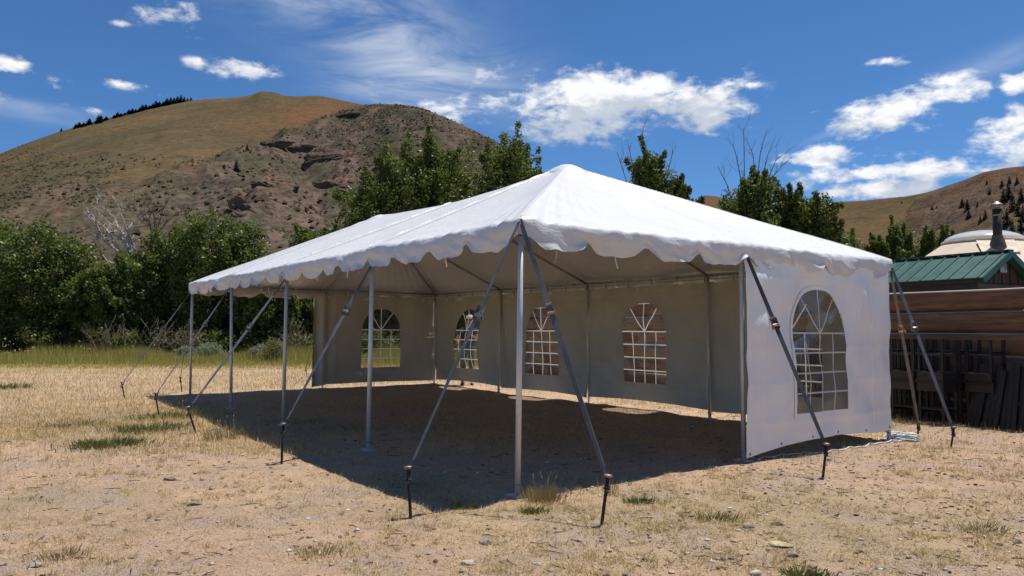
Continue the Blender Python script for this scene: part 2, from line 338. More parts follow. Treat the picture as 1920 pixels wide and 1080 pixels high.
mt, t, b, o = base_mat('white_printed_bar'); b.inputs['Base Color'].default_value = (.85, .85, .84, 1)
tr = t.new('ShaderNodeBsdfTranslucent'); tr.inputs[0].default_value = (.9, .9, .88, 1); mx = t.new('ShaderNodeMixShader'); mx.inputs[0].default_value = .5
t.l.new(b.outputs[0], mx.inputs[1]); t.l.new(tr.outputs[0], mx.inputs[2]); t.l.new(mx.outputs[0], o.inputs[0]); M['bar'] = mt
# ------------------------------------------------------------------ mesh helpers
class MB:
    def __init__(s): s.v = []; s.f = []; s.c = []
    def add(s, vs, fs, col=None):
        o = len(s.v); s.v += [tuple(v) for v in vs]; s.f += [tuple(i + o for i in f) for f in fs]
        if col is not None: s.c += [col] * len(vs)
        return s
    def box(s, c, sx, sy, sz, X=(1, 0, 0), Y=(0, 1, 0), Z=(0, 0, 1), bev=0.0, col=None):
        c = Vector(c); X = Vector(X).normalized(); Y = Vector(Y).normalized(); Z = Vector(Z).normalized()
        hx, hy, hz = sx / 2, sy / 2, sz / 2
        if bev <= 0:
            vs = [c + X * (a * hx) + Y * (b_ * hy) + Z * (d * hz) for d in (-1, 1) for a, b_ in ((-1, -1), (1, -1), (1, 1), (-1, 1))]
            fs = [(3, 2, 1, 0), (4, 5, 6, 7), (0, 1, 5, 4), (1, 2, 6, 5), (2, 3, 7, 6), (3, 0, 4, 7)]
            return s.add(vs, fs, col)
        # bevelled along its long edges (x = long axis)
        prof = [(-hy + bev, -hz), (hy - bev, -hz), (hy, -hz + bev), (hy, hz - bev), (hy - bev, hz), (-hy + bev, hz), (-hy, hz - bev), (-hy, -hz + bev)]
        vs = [c + X * a + Y * y + Z * z for a in (-hx, hx) for y, z in prof]
        fs = [(i, (i + 1) % 8, 8 + (i + 1) % 8, 8 + i) for i in range(8)] + [tuple(range(7, -1, -1)), tuple(range(8, 16))]
        return s.add(vs, fs, col)
    def tube(s, pts, rad, n=8, cap=True, col=None, flat=None):
        pts = [Vector(p) for p in pts]; k = len(pts)
        if not hasattr(rad, '__len__'): rad = [rad] * k
        vs = []; prev = None
        for i, p in enumerate(pts):
            d = (pts[min(i + 1, k - 1)] - pts[max(i - 1, 0)])
            if d.length < 1e-9: d = Vector((0, 0, 1))
            d.normalize()
            if prev is None:
                a = Vector((0, 0, 1)) if abs(d.z) < 0.9 else Vector((1, 0, 0))
                x = d.cross(a).normalized()
            else:
                x = (prev - d * prev.dot(d)).normalized()
            prev = x; y = d.cross(x)
            for j in range(n):
                t_ = 2 * PI * j / n
                vs.append(p + (x * math.cos(t_) + y * math.sin(t_)) * rad[i])
        fs = []
        for i in range(k - 1):
            for j in range(n):
                a = i * n + j; b_ = i * n + (j + 1) % n
                fs.append((a, b_, b_ + n, a + n))
        if cap: fs += [tuple(range(n - 1, -1, -1)), tuple(range((k - 1) * n, k * n))]
        return s.add(vs, fs, col)
    def lathe(s, c, prof, n=20, Z=(0, 0, 1), col=None, cap=True):
        c = Vector(c); Z = Vector(Z).normalized(); a = Vector((1, 0, 0)) if abs(Z.x) < .9 else Vector((0, 1, 0))
        x = Z.cross(a).normalized(); y = Z.cross(x)
        vs = []; fs = []
        for (r_, z_) in prof:
            for j in range(n):
                t_ = 2 * PI * j / n; vs.append(c + Z * z_ + (x * math.cos(t_) + y * math.sin(t_)) * r_)
        for i in range(len(prof) - 1):
            for j in range(n):
                a_ = i * n + j; b_ = i * n + (j + 1) % n; fs.append((a_, b_, b_ + n, a_ + n))
        if cap: fs += [tuple(range(n - 1, -1, -1)), tuple(range((len(prof) - 1) * n, len(prof) * n))]
        return s.add(vs, fs, col)
    def grid(s, rows, col=None):
        h = len(rows); wd = len(rows[0]); vs = [p for r_ in rows for p in r_]
        fs = [(i * wd + j, i * wd + j + 1, (i + 1) * wd + j + 1, (i + 1) * wd + j) for i in range(h - 1) for j in range(wd - 1)]
        return s.add(vs, fs, col)

OFF = {}
def link(name, me, mat, parent=None):
    o = bpy.data.objects.new(name, me); C.objects.link(o)
    if mat is not None:
        if not me.materials: me.materials.append(mat)
    if parent is not None: o.parent = parent; OFF[o.name] = OFF[parent.name]
    else: OFF[o.name] = Vector((0, 0, 0))
    return o
def part(name, mb, mat, parent=None, smooth=False, origin=None):
    me = bpy.data.meshes.new(name)
    off = OFF[parent.name] if parent is not None else (Vector(origin) if origin is not None else Vector((0, 0, 0)))
    vs = [(v[0] - off.x, v[1] - off.y, v[2] - off.z) for v in mb.v]
    me.from_pydata(vs, [], mb.f)
    if mb.c:
        at = me.color_attributes.new('Col', 'FLOAT_COLOR', 'POINT')
        at.data.foreach_set('color', np.array([(*c, 1) for c in mb.c], dtype=np.float32).ravel())
    if smooth: me.polygons.foreach_set('use_smooth', [True] * len(me.polygons))
    me.update()
    o = link(name, me, mat, parent)
    if parent is None and origin is not None: o.location = off; OFF[o.name] = off
    return o
def bigmesh(name, V, Fq, mat, parent=None, cols=None, smooth=False, zone=None):
    """numpy verts (n,3), faces (m,k)"""
    me = bpy.data.meshes.new(name); k = Fq.shape[1]
    off = OFF[parent.name] if parent is not None else Vector((0, 0, 0))
    V = V - np.array(off)
    me.vertices.add(len(V)); me.vertices.foreach_set('co', V.astype(np.float32).ravel())
    me.loops.add(Fq.size); me.loops.foreach_set('vertex_index', Fq.astype(np.int32).ravel())
    me.polygons.add(len(Fq)); me.polygons.foreach_set('loop_start', np.arange(0, Fq.size, k, dtype=np.int32))
    me.update(calc_edges=True)
    if cols is not None:
        at = me.color_attributes.new('Col', 'FLOAT_COLOR', 'POINT')
        cc = np.ones((len(V), 4), np.float32); cc[:, :3] = cols; at.data.foreach_set('color', cc.ravel())
    if zone is not None:
        at = me.color_attributes.new('Zone', 'FLOAT_COLOR', 'POINT')
        cc = np.ones((len(V), 4), np.float32); cc[:, :3] = zone; at.data.foreach_set('color', cc.ravel())
    if smooth: me.polygons.foreach_set('use_smooth', np.ones(len(Fq), dtype=bool))
    me.update()
    return link(name, me, mat, parent)
def thing(name, label, cat, loc=(0, 0, 0), group=None):
    o = bpy.data.objects.new(name, None); C.objects.link(o); o.location = loc; o.empty_display_size = 0.2
    OFF[o.name] = Vector(loc); tag(o, label, cat, group); return o
def tag(o, label, cat, group=None):
    o['label'] = label; o['category'] = cat
    if group: o['group'] = group
    return o
def structure(o): o['kind'] = 'structure'; return o
def stuff(o, label=None, cat=None):
    o['kind'] = 'stuff'
    if label: o['label'] = label
    if cat: o['category'] = cat
    return o
def copy_tree(o, parent=None):
    c = o.copy(); C.objects.link(c)
    if parent is not None: c.parent = parent
    for ch in list(o.children): copy_tree(ch, c)
    return c

# value noise in numpy
def make_noise(seed):
    r_ = np.random.default_rng(seed); L = r_.random((256, 256))
    def f(x, y):
        x = np.asarray(x, float); y = np.asarray(y, float)
        xi = np.floor(x).astype(int); yi = np.floor(y).astype(int); fx = x - xi; fy = y - yi
        fx = fx * fx * (3 - 2 * fx); fy = fy * fy * (3 - 2 * fy)
        a = L[xi & 255, yi & 255]; b_ = L[(xi + 1) & 255, yi & 255]; c = L[xi & 255, (yi + 1) & 255]; d = L[(xi + 1) & 255, (yi + 1) & 255]
        return (a * (1 - fx) + b_ * fx) * (1 - fy) + (c * (1 - fx) + d * fx) * fy
    return f
NZ = make_noise(3); NZ2 = make_noise(11); NZ3 = make_noise(29)
def fbm(x, y, oct_=4, f=NZ):
    s = 0; a = 0.5; n_ = 0
    for i in range(oct_):
        s = s + a * f(np.asarray(x) * 2 ** i + 17.3 * i, np.asarray(y) * 2 ** i + 5.1 * i); n_ += a; a *= 0.5
    return s / n_
def sst(x, a, b_):
    t_ = np.clip((np.asarray(x, float) - a) / (b_ - a), 0, 1); return t_ * t_ * (3 - 2 * t_)

# ------------------------------------------------------------------ tent frame of reference
S = 3.048
A0 = Vector((0.07835, 6.70444, 0)); TH = 2.19028
ud = Vector((math.cos(TH), math.sin(TH), 0)); vd = Vector((math.sin(TH), -math.cos(TH), 0))
HE = 2.419; HP = 3.836
def T(u, v, z=0.0): return A0 + ud * u + vd * v + Vector((0, 0, z))

# ------------------------------------------------------------------ ground
def gz(x, y):
    x = np.asarray(x, float); y = np.asarray(y, float); r_ = np.hypot(x, y)
    near = np.clip(1.2 - r_ / 60, 0.15, 1)
    return ((fbm(x * 0.55, y * 0.55, 3) - 0.5) * 0.05 + (fbm(x * 2.7, y * 2.7, 3, NZ2) - 0.5) * 0.05) * near
def straw_map(x, y):
    n_ = fbm(x * 0.35 + 3, y * 0.35, 4, NZ3); n2_ = fbm(x * 1.6, y * 1.6 + 9, 3, NZ2)
    s = sst(n_ * 0.65 + n2_ * 0.35, 0.40, 0.60)
    left = sst(-x, -1, 4) * sst(y, 8, 11)            # the stubble field at the left behind the bare strip
    s = np.maximum(s, 0.92 * left)
    bare = np.exp(-((y - 7.9) / 1.1) ** 2) * sst(-x, 1.2, 3.0)   # bare dirt strip
    s = s * (1 - 0.9 * bare)
    d = np.abs((x - A0.x) * ud.x + (y - A0.y) * ud.y - 6) ; v = (x - A0.x) * vd.x + (y - A0.y) * vd.y
    inside = (d < 6.3) * (v > -0.4) * (v < 6.2)
    return s * (1 - 0.45 * inside)
def green_map(x, y):
    g = np.zeros_like(np.asarray(x, float))
    for (px, py, rx, ry, a) in [(205, 828, .32, .30, 1), (275, 806, .55, .35, .9), (140, 797, .5, .4, .6), (290, 783, .5, .3, .8), (175, 750, .35, .3, .6), (10, 727, .8, .6, .7),
                                (90, 822, .3, .2, .6), (1200, 936, .16, .12, 1), (640, 800, .7, .5, .7), (560, 790, .8, .4, .7), (780, 905, .5, .35, .5), (60, 935, .3, .15, .5), (1650, 800, .9, .35, .55), (1850, 806, 1.1, .3, .6), (1010, 730, 1.2, .3, .5)]:
        c = G(px, py); g = np.maximum(g, a * np.exp(-((x - c.x) / rx) ** 2 - ((y - c.y) / ry) ** 2))
    n_ = fbm(x * 0.5 + 31, y * 0.5 + 7, 4, NZ2)
    return np.clip(g + 0.22 * sst(n_, 0.60, 0.75), 0, 1)
na = 720; rad = np.concatenate([[0.01], np.geomspace(1.2, 60, 190), np.geomspace(62, 4000, 30)])
# finer in front of the camera
th_ = np.concatenate([np.linspace(-PI, -0.8, 60, endpoint=False), np.linspace(-0.8, 0.8, 480, endpoint=False), np.linspace(0.8, PI, 60, endpoint=False)])
RR, TT = np.meshgrid(rad, th_, indexing='ij'); X_ = RR * np.sin(TT); Y_ = RR * np.cos(TT); Z_ = gz(X_, Y_)
V = np.stack([X_, Y_, Z_], -1).reshape(-1, 3); n_t = len(th_)
ii, jj = np.meshgrid(np.arange(len(rad) - 1), np.arange(n_t), indexing='ij')
a_ = (ii * n_t + jj).ravel(); b_ = (ii * n_t + (jj + 1) % n_t).ravel()
Fq = np.stack([a_, a_ + n_t, b_ + n_t, b_], -1)
zc = np.stack([straw_map(X_, Y_), green_map(X_, Y_) * (RR < 60), sst(RR, 27, 34) * 0.85], -1).reshape(-1, 3)
structure(bigmesh('ground', V, Fq, M['ground'], cols=zc, smooth=True))

# ------------------------------------------------------------------ grass
def blades(name, x, y, L, wd, lean, c1, c2, label, bend=0.35, quad=False, zoff=0.0):
    n_ = len(x); a = rng.random(n_) * 2 * PI; b_ = rng.random(n_) * 2 * PI
    z = gz(x, y) + zoff
    base = np.stack([x, y, z], -1)
    wv = np.stack([np.cos(a), np.sin(a), np.zeros(n_)], -1) * (wd / 2)[:, None]
    ln = lean; h = L * np.cos(ln); d = L * np.sin(ln)
    dirv = np.stack([np.cos(b_), np.sin(b_), np.zeros(n_)], -1)
    tip = base + dirv * d[:, None] + np.array([0, 0, 1]) * h[:, None]
    mid = base + dirv * (d * (0.5 - bend * .5))[:, None] + np.array([0, 0, 1]) * (h * (0.5 + bend * .35))[:, None]
    k = rng.random(n_)[:, None]; col = np.array(c1) * (1 - k) + np.array(c2) * k; col = col * (0.65 + 0.6 * rng.random(n_))[:, None]
    if quad:
        V = np.stack([base - wv, base + wv, mid + wv * .8, tip, mid - wv * .8], 1).reshape(-1, 3)
        i = np.arange(n_) * 5
        Fq = np.concatenate([np.stack([i, i + 1, i + 2], -1), np.stack([i, i + 2, i + 4], -1), np.stack([i + 4, i + 2, i + 3], -1)])
        cc = np.repeat(col, 5, 0)
    else:
        V = np.stack([base - wv, base + wv, tip], 1).reshape(-1, 3); i = np.arange(n_) * 3
        Fq = np.stack([i, i + 1, i + 2], -1); cc = np.repeat(col, 3, 0)
    return stuff(bigmesh(name, V, Fq, M['grass'], cols=cc), label, 'grass')
def scatter(n_, r0_, r1_, half, power=1.0):
    # density falls off with distance so that near ground is densest
    u = rng.random(n_); r_ = r0_ * (r1_ / r0_) ** (u ** power); t_ = (rng.random(n_) * 2 - 1) * half
    return r_ * np.sin(t_), r_ * np.cos(t_)
# dry litter, near
x, y = scatter(330000, 2.6, 16, 0.72, 0.8)
keep = rng.random(len(x)) < 0.10 + 0.9 * straw_map(x, y); x = x[keep]; y = y[keep]
clump = fbm(x * 5, y * 5, 2, NZ3); keep = rng.random(len(x)) < sst(clump, 0.33, 0.62); x = x[keep]; y = y[keep]; n_ = len(x)
r_ = np.hypot(x, y)
blades('dry_grass', x, y, rng.uniform(0.012, 0.055, n_) * (0.8 + r_ / 14), rng.uniform(0.0025, 0.006, n_) * (0.7 + r_ / 8), R(90) - np.abs(rng.normal(0, 0.5, n_)).clip(0, 1.35), (0.68, 0.54, 0.30), (0.34, 0.25, 0.15), 'short bleached dry grass and litter over the bare dirt')
# countless small dry tufts
def tufts(name, cx, cy, nb, L0, c1, c2, label):
    k = np.repeat(np.arange(len(cx)), nb); n_ = len(k); r_ = np.hypot(cx, cy)[k]
    sp = rng.uniform(.01, .05, len(cx))[k]; x = cx[k] + rng.normal(0, 1, n_) * sp; y = cy[k] + rng.normal(0, 1, n_) * sp
    L = L0[k] * rng.uniform(.4, 1.1, n_); tc_ = rng.uniform(0, 1, len(cx))[k]
    o = blades(name, x, y, L, rng.uniform(.0022, .0045, n_) * (.8 + r_ / 9), np.abs(rng.normal(.75, .35, n_)).clip(0, 1.45), c1, c2, label)
    return o
cx, cy = scatter(9000, 3.0, 15, 0.72, 0.8); kp = rng.random(len(cx)) < .05 + .55 * sst(fbm(cx * 1.3 + 5, cy * 1.3, 3, NZ3), .42, .66); cx = cx[kp]; cy = cy[kp]
inn = ((cx - A0.x) * vd.x + (cy - A0.y) * vd.y > -.3) & ((cx - A0.x) * ud.x + (cy - A0.y) * ud.y > -.1); kp = ~inn | (rng.random(len(cx)) < .35) | (((cx - A0.x) * vd.x + (cy - A0.y) * vd.y) > 6.4); cx = cx[kp]; cy = cy[kp]
tufts('dry_tufts', cx, cy, 26, rng.uniform(.02, .075, len(cx)), (0.74, 0.58, 0.31), (0.40, 0.30, 0.16), 'small dry grass tufts dotted over the dirt')
# stubble field, farther out
x, y = scatter(260000, 9, 34, 0.80, 0.9)
keep = rng.random(len(x)) < 0.15 + 0.85 * straw_map(x, y); x = x[keep]; y = y[keep]; n_ = len(x); r_ = np.hypot(x, y)
ins = ((x - A0.x) * vd.x + (y - A0.y) * vd.y > -0.5) & ((x - A0.x) * ud.x + (y - A0.y) * ud.y < 12.5) & ((x - A0.x) * ud.x + (y - A0.y) * ud.y > -.2) & ((x - A0.x) * vd.x + (y - A0.y) * vd.y < 6.4)
Lb = rng.uniform(0.03, 0.12, n_) * np.where(ins, 0.45, 1.0)
blades('stubble_grass', x, y, Lb, rng.uniform(0.004, 0.008, n_) * (0.5 + r_ / 20), rng.normal(0.5, 0.35, n_).clip(0, 1.3), (0.72, 0.56, 0.28), (0.46, 0.34, 0.17), 'straw coloured stubble grass on the field left of and behind the tent')
# green weeds among the straw
x, y = scatter(150000, 4.5, 30, 0.75, 0.8)
keep = rng.random(len(x)) < 1.15 * sst(green_map(x, y), 0.35, 0.95); x = x[keep]; y = y[keep]; n_ = len(x); r_ = np.hypot(x, y)
blades('green_weeds', x, y, rng.uniform(0.02, 0.06, n_), rng.uniform(0.004, 0.008, n_) * (0.6 + r_ / 14), rng.normal(0.6, 0.35, n_).clip(0, 1.3), (0.085, 0.12, 0.03), (0.19, 0.19, 0.07), 'low green weeds in patches on the dry field')
# tall grass strip before the trees
n_ = 150000; x = rng.uniform(-34, 30, n_); y = 27.0 + (rng.random(n_) ** 1.1) * 10.5 - np.abs(x) * 0.02
clp = fbm(x * 0.55, y * 0.55, 3, NZ2); clf = fbm(x * 2.5, y * 2.5, 2, NZ3)
hgt = 0.10 + 0.42 * sst(y, 28, 33) * (0.45 + 0.9 * sst(clp, 0.35, 0.65)) * (0.6 + 0.8 * clf)
keep = rng.random(n_) < 0.25 + 0.75 * sst(y, 27.5, 31); x = x[keep]; y = y[keep]; hgt = hgt[keep]; n_ = len(x)
blades('tall_meadow_grass', x, y, hgt * rng.uniform(0.6, 1.15, n_), rng.uniform(0.012, 0.03, n_), np.abs(rng.normal(0, 0.22, n_)), (0.52, 0.45, 0.15), (0.33, 0.315, 0.095), 'tall yellow green meadow grass in front of the trees')

# ------------------------------------------------------------------ stones
def stone_mesh(seed, n_=2):
    r_ = np.random.default_rng(seed)
    import bmesh
    bm = bmesh.new(); bmesh.ops.create_icosphere(bm, subdivisions=n_, radius=1.0)
    ax = [Vector(r_.normal(size=3)).normalized() for _ in range(9)]; cut = r_.uniform(0.45, 0.85, 9)
    for v in bm.verts:
        p = v.co.copy()
        for a, c in zip(ax, cut):
            d = p.dot(a)
            if d > c: p -= a * (d - c)
        v.co = p
    vs = [tuple(v.co) for v in bm.verts]; fs = [tuple(q.index for q in f.verts) for f in bm.faces]; bm.free(); return vs, fs
# pebbles (too many to count)
sv = [np.array(stone_mesh(100 + k, 1)[0]) for k in range(6)]; sf = np.array(stone_mesh(100, 1)[1])
x, y = scatter(27000, 3.0, 17, 0.72, 0.75)
pw = fbm(x * 0.9, y * 0.9, 3, NZ2) * 0.6 + 0.4 * sst(x - 0.15 * y, -2, 4)
keep = rng.random(len(x)) < 0.22 + 0.8 * sst(pw, 0.38, 0.75); x = x[keep]; y = y[keep]; n_ = len(x)
sc = 0.0075 + 0.026 * rng.random(n_) ** 4.0; Vs = []; Fs = []; cs = []
for i in range(n_):
    a = rng.random() * 6.28; ca, sa = math.cos(a), math.sin(a); b0 = sv[i % 6] * sc[i] * np.array([1.0, rng.uniform(.6, .9), rng.uniform(.3, .55)])
    Vs.append(np.stack([b0[:, 0] * ca - b0[:, 1] * sa + x[i], b0[:, 0] * sa + b0[:, 1] * ca + y[i], b0[:, 2] + gz(x[i], y[i]) + sc[i] * .15], -1)); Fs.append(sf + len(b0) * i)
    k = rng.random(); c_ = np.array((0.50, 0.41, 0.32)) * k + np.array((0.20, 0.14, 0.115)) * (1 - k)
    if rng.random() < .08: c_ = np.array((0.70, 0.65, 0.58))
    elif rng.random() < .45: c_ = np.array((0.58, 0.41, 0.28)) * rng.uniform(.7, 1.15)
    elif rng.random() < .15: c_ = np.array((0.09, 0.065, 0.055))
    cs.append(np.repeat((c_ * rng.uniform(.8, 1.2))[None], len(b0), 0))
stuff(bigmesh('pebbles', np.concatenate(Vs), np.concatenate(Fs), M['stone'], cols=np.concatenate(cs)), 'small loose pebbles scattered over the dirt', 'pebbles')
# twigs
mb = MB()
for i in range(700):
    r_ = 3.2 * (14 / 3.2) ** (rng.random() ** .8); t_ = rng.uniform(-.7, .7); x0, y0 = r_ * math.sin(t_), r_ * math.cos(t_); a = rng.random() * 6.28; L = rng.uniform(.03, .16)
    pts = []; zz = float(gz(x0, y0))
    for k in range(4):
        pts.append((x0, y0, zz + .004 + rng.random() * .006)); a += rng.normal(0, .3); x0 += math.cos(a) * L / 3; y0 += math.sin(a) * L / 3
    c_ = [(0.10, 0.07, 0.05), (0.34, 0.27, 0.19), (0.06, 0.045, 0.035)][i % 3]
    mb.tube(pts, [0.0035, .003, .0025, .0015], 4, True, c_)
stuff(part('twigs', mb, M['stone']), 'small dry twigs lying on the dirt', 'twigs')

stones = [  # px, py, width px, flatness, colour, label
 (318, 899, 24, .42, (0.36, 0.29, 0.22), 'flat tan stone lying alone on the dirt left of the tent shadow'),
 (362, 950, 30, .25, (0.25, 0.20, 0.16), 'thin brown stick-like stone just below the flat tan stone'),
 (911, 1022, 24, .75, (0.44, 0.39, 0.35), 'rounded grey stone in the foreground below the front tent leg'),
 (878, 1060, 26, .55, (0.50, 0.44, 0.36), 'pale flat stone near the bottom edge left of the rounded grey stone'),
 (1465, 1025, 42, .28, (0.52, 0.42, 0.26), 'wide flat yellowish stone half buried in the right foreground'),
 (1404, 993, 22, .45, (0.40, 0.33, 0.27), 'tan oblong stone left of the wide yellowish stone'),
 (1385, 1000, 13, .5, (0.50, 0.46, 0.40), 'small pale stone beside the tan oblong stone'),
 (1460, 988, 26, .3, (0.12, 0.10, 0.09), 'dark flat stone above the wide yellowish stone'),
 (1487, 1043, 20, .4, (0.20, 0.17, 0.17), 'dark purplish stone below the wide yellowish stone'),
 (1652, 1065, 18, .35, (0.28, 0.28, 0.30), 'blue grey flat stone near the bottom edge right of centre'),
 (1909, 1022, 22, .4, (0.16, 0.16, 0.17), 'dark grey stone at the right edge of the foreground'),
 (1416, 1073, 24, .5, (0.62, 0.58, 0.50), 'whitish stone at the bottom edge right of centre'),
 (1262, 967, 15, .4, (0.42, 0.34, 0.28), 'pinkish flat stone right of the green weed clump'),
 (1554, 863, 8, .8, (0.42, 0.35, 0.29), 'small upright stone just right of the stake at the end wall'),
 (1672, 874, 12, .45, (0.50, 0.46, 0.42), 'pale stone on the dirt in front of the rope bundle'),
 (1492, 871, 10, .45, (0.52, 0.48, 0.43), 'pale stone on the dirt in front of the white rope'),
 (1472, 865, 9, .5, (0.36, 0.29, 0.24), 'brown stone touching the white rope in front of the end wall'),
 (1295, 968, 11, .5, (0.3, 0.25, 0.22), 'brown stone on the gravel right of the pinkish flat stone'),
 (1007, 1060, 18, .4, (0.55, 0.5, 0.42), 'cream stone in the foreground right of the rounded grey stone'),
 (1569, 966, 12, .5, (0.18, 0.15, 0.14), 'dark cube-like stone in the middle of the right foreground'),
 (70, 1060, 30, .25, (0.40, 0.37, 0.33), 'flat grey stone at the bottom left edge'),
 (804, 1041, 12, .5, (0.33, 0.29, 0.27), 'grey brown stone left of the rounded grey stone'),
]
for i, (px, py, wpx, fl, c_, lab) in enumerate(stones):
    g = G(px, py); wdt = wpx / F * g.y / 2 * 1.1; vs, fs = stone_mesh(200 + i, 3); zz = float(gz(g.x, g.y))
    mb = MB(); a = rng.uniform(-.3, .3)
    mb.add([(v[0] * wdt * math.cos(a) - v[1] * wdt * .7 * math.sin(a), v[0] * wdt * math.sin(a) + v[1] * wdt * .7 * math.cos(a), v[2] * wdt * fl * 1.2) for v in vs], fs, c_)
    o = part('stone', mb, M['stone']); o.location = (g.x, g.y, zz + wdt * fl * .3); tag(o, lab, 'stone')

# ------------------------------------------------------------------ plants: weed clumps and sagebrush
def tuft(px, py, n_, L, spread, wd, c1, c2, name, lab, cat='plant', lean=0.45, heads=0):
    g = G(px, py); zz = float(gz(g.x, g.y)); x = rng.normal(0, spread, n_); y = rng.normal(0, spread, n_)
    a = np.arctan2(y, x) + rng.normal(0, .5, n_); ln = np.abs(rng.normal(lean, .25, n_)); Ls = L * rng.uniform(.4, 1, n_)
    b0 = np.stack([x, y, np.zeros(n_)], -1); dv = np.stack([np.cos(a), np.sin(a), np.zeros(n_)], -1)
    wv = np.stack([-np.sin(a + 1.2), np.cos(a + 1.2), np.zeros(n_)], -1) * wd / 2
    mid = b0 + dv * (Ls * np.sin(ln) * .4)[:, None] + np.array([0, 0, 1]) * (Ls * np.cos(ln) * .62)[:, None]
    tip = b0 + dv * (Ls * np.sin(ln))[:, None] + np.array([0, 0, 1]) * (Ls * np.cos(ln))[:, None]
    V = np.stack([b0 - wv, b0 + wv, mid + wv, tip, mid - wv], 1).reshape(-1, 3); i = np.arange(n_) * 5
    Fq = np.concatenate([np.stack([i, i + 1, i + 2], -1), np.stack([i, i + 2, i + 4], -1), np.stack([i + 4, i + 2, i + 3], -1)])
    k = rng.random(n_)[:, None]; col = (np.array(c1) * (1 - k) + np.array(c2) * k) * rng.uniform(.7, 1.25, n_)[:, None]
    root = thing(name, lab, cat, (g.x, g.y, zz))
    OFFs = np.array(OFF[root.name])
    bl = stuff(bigmesh('blades', V + OFFs, Fq, M['grass'], root, np.repeat(col, 5, 0)))
    if heads:
        mb = MB()
        for k in range(heads):
            a2 = rng.uniform(0, 6.28); l2 = rng.uniform(.05, .35); hL = L * rng.uniform(1.0, 1.35)
            p0 = Vector((rng.normal(0, spread * .5), rng.normal(0, spread * .5), 0)) + root.location
            p1 = p0 + Vector((math.cos(a2) * math.sin(l2), math.sin(a2) * math.sin(l2), math.cos(l2))) * hL
            mb.tube([p0, (p0 + p1) / 2 + Vector((0, 0, .01)), p1], [.0016, .0013, .001], 4, True, (0.42, 0.34, 0.20))
            mb.tube([p1, p1 + (p1 - p0).normalized() * .014, p1 + (p1 - p0).normalized() * .04], [.001, .0045, .001], 5, True, (0.55, 0.46, 0.36))
        stuff(part('seed_heads', mb, M['stone'], root))
    return root
dry1, dry2 = (0.46, 0.37, 0.19), (0.26, 0.20, 0.10); gr1, gr2 = (0.10, 0.14, 0.035), (0.20, 0.20, 0.07)
tuft(1018, 938, 420, .17, .085, .004, dry1, dry2, 'grass_tuft', 'dry tan grass tuft with pale seed heads right of the front tent leg', heads=9, lean=.35)
tuft(1198, 944, 260, .075, .06, .007, gr1, (0.16, 0.18, 0.08), 'weed_clump', 'low dark green weed clump right of the rusty stake', lean=.8)
tuft(1000, 962, 200, .06, .045, .008, (0.2, 0.17, 0.05), (0.13, 0.13, 0.04), 'weed_clump', 'tiny olive weed clump below the dry seeded tuft', lean=.7)
tuft(865, 948, 90, .13, .05, .006, (0.34, 0.30, 0.10), gr2, 'grass_tuft', 'sparse bent grass tuft on the tent shadow edge left of the front leg', lean=.9)
tuft(1335, 975, 220, .08, .10, .007, (0.30, 0.25, 0.09), gr2, 'weed_clump', 'yellow green weed clump on the gravel right of centre', lean=.8)
tuft(1508, 1078, 200, .07, .06, .008, (0.2, 0.19, 0.07), gr1, 'weed_clump', 'green weed clump at the bottom edge right of centre', lean=.7)
tuft(205, 838, 700, .12, .20, .009, gr1, gr2, 'weed_clump', 'broad green weed clump on the left below the stakes', lean=.6)
tuft(280, 808, 650, .12, .24, .009, gr1, (0.26, 0.24, 0.10), 'weed_clump', 'green weed clump just above and right of the broad left one', lean=.6)
tuft(300, 783, 350, .12, .22, .010, gr1, gr2, 'weed_clump', 'green grass patch right beside the second stake from the left', lean=.6)
tuft(140, 798, 350, .10, .25, .010, gr2, dry2, 'weed_clump', 'faded green weed clump left of the stakes', lean=.6)
tuft(10, 727, 400, .16, .35, .014, gr1, gr2, 'weed_clump', 'dark green clump at the left edge of the field', lean=.6)
tuft(420, 822, 160, .22, .12, .006, (0.40, 0.34, 0.16), gr2, 'grass_tuft', 'tall loose grass tuft on the shadow edge beside the third left stake', lean=.35, heads=6)
tuft(350, 785, 160, .22, .14, .007, (0.38, 0.33, 0.14), gr2, 'grass_tuft', 'tall loose grass tuft in the shadow tip between two left stakes', lean=.35, heads=5)
tuft(120, 1045, 160, .08, .07, .005, dry1, dry2, 'grass_tuft', 'dry straw tuft in the bottom left foreground', lean=.7)
tuft(600, 1035, 200, .08, .09, .005, dry1, (0.36, 0.30, 0.12), 'grass_tuft', 'dry straw tuft in the foreground left of centre', lean=.7)
tuft(1840, 1000, 160, .09, .09, .005, (0.30, 0.27, 0.15), gr2, 'grass_tuft', 'grey green grass tuft in the right foreground', lean=.8)
tuft(1145, 930, 40, .20, .03, .004, dry1, dry2, 'grass_tuft', 'two thin dry stalks right of the rusty stake', lean=.08)

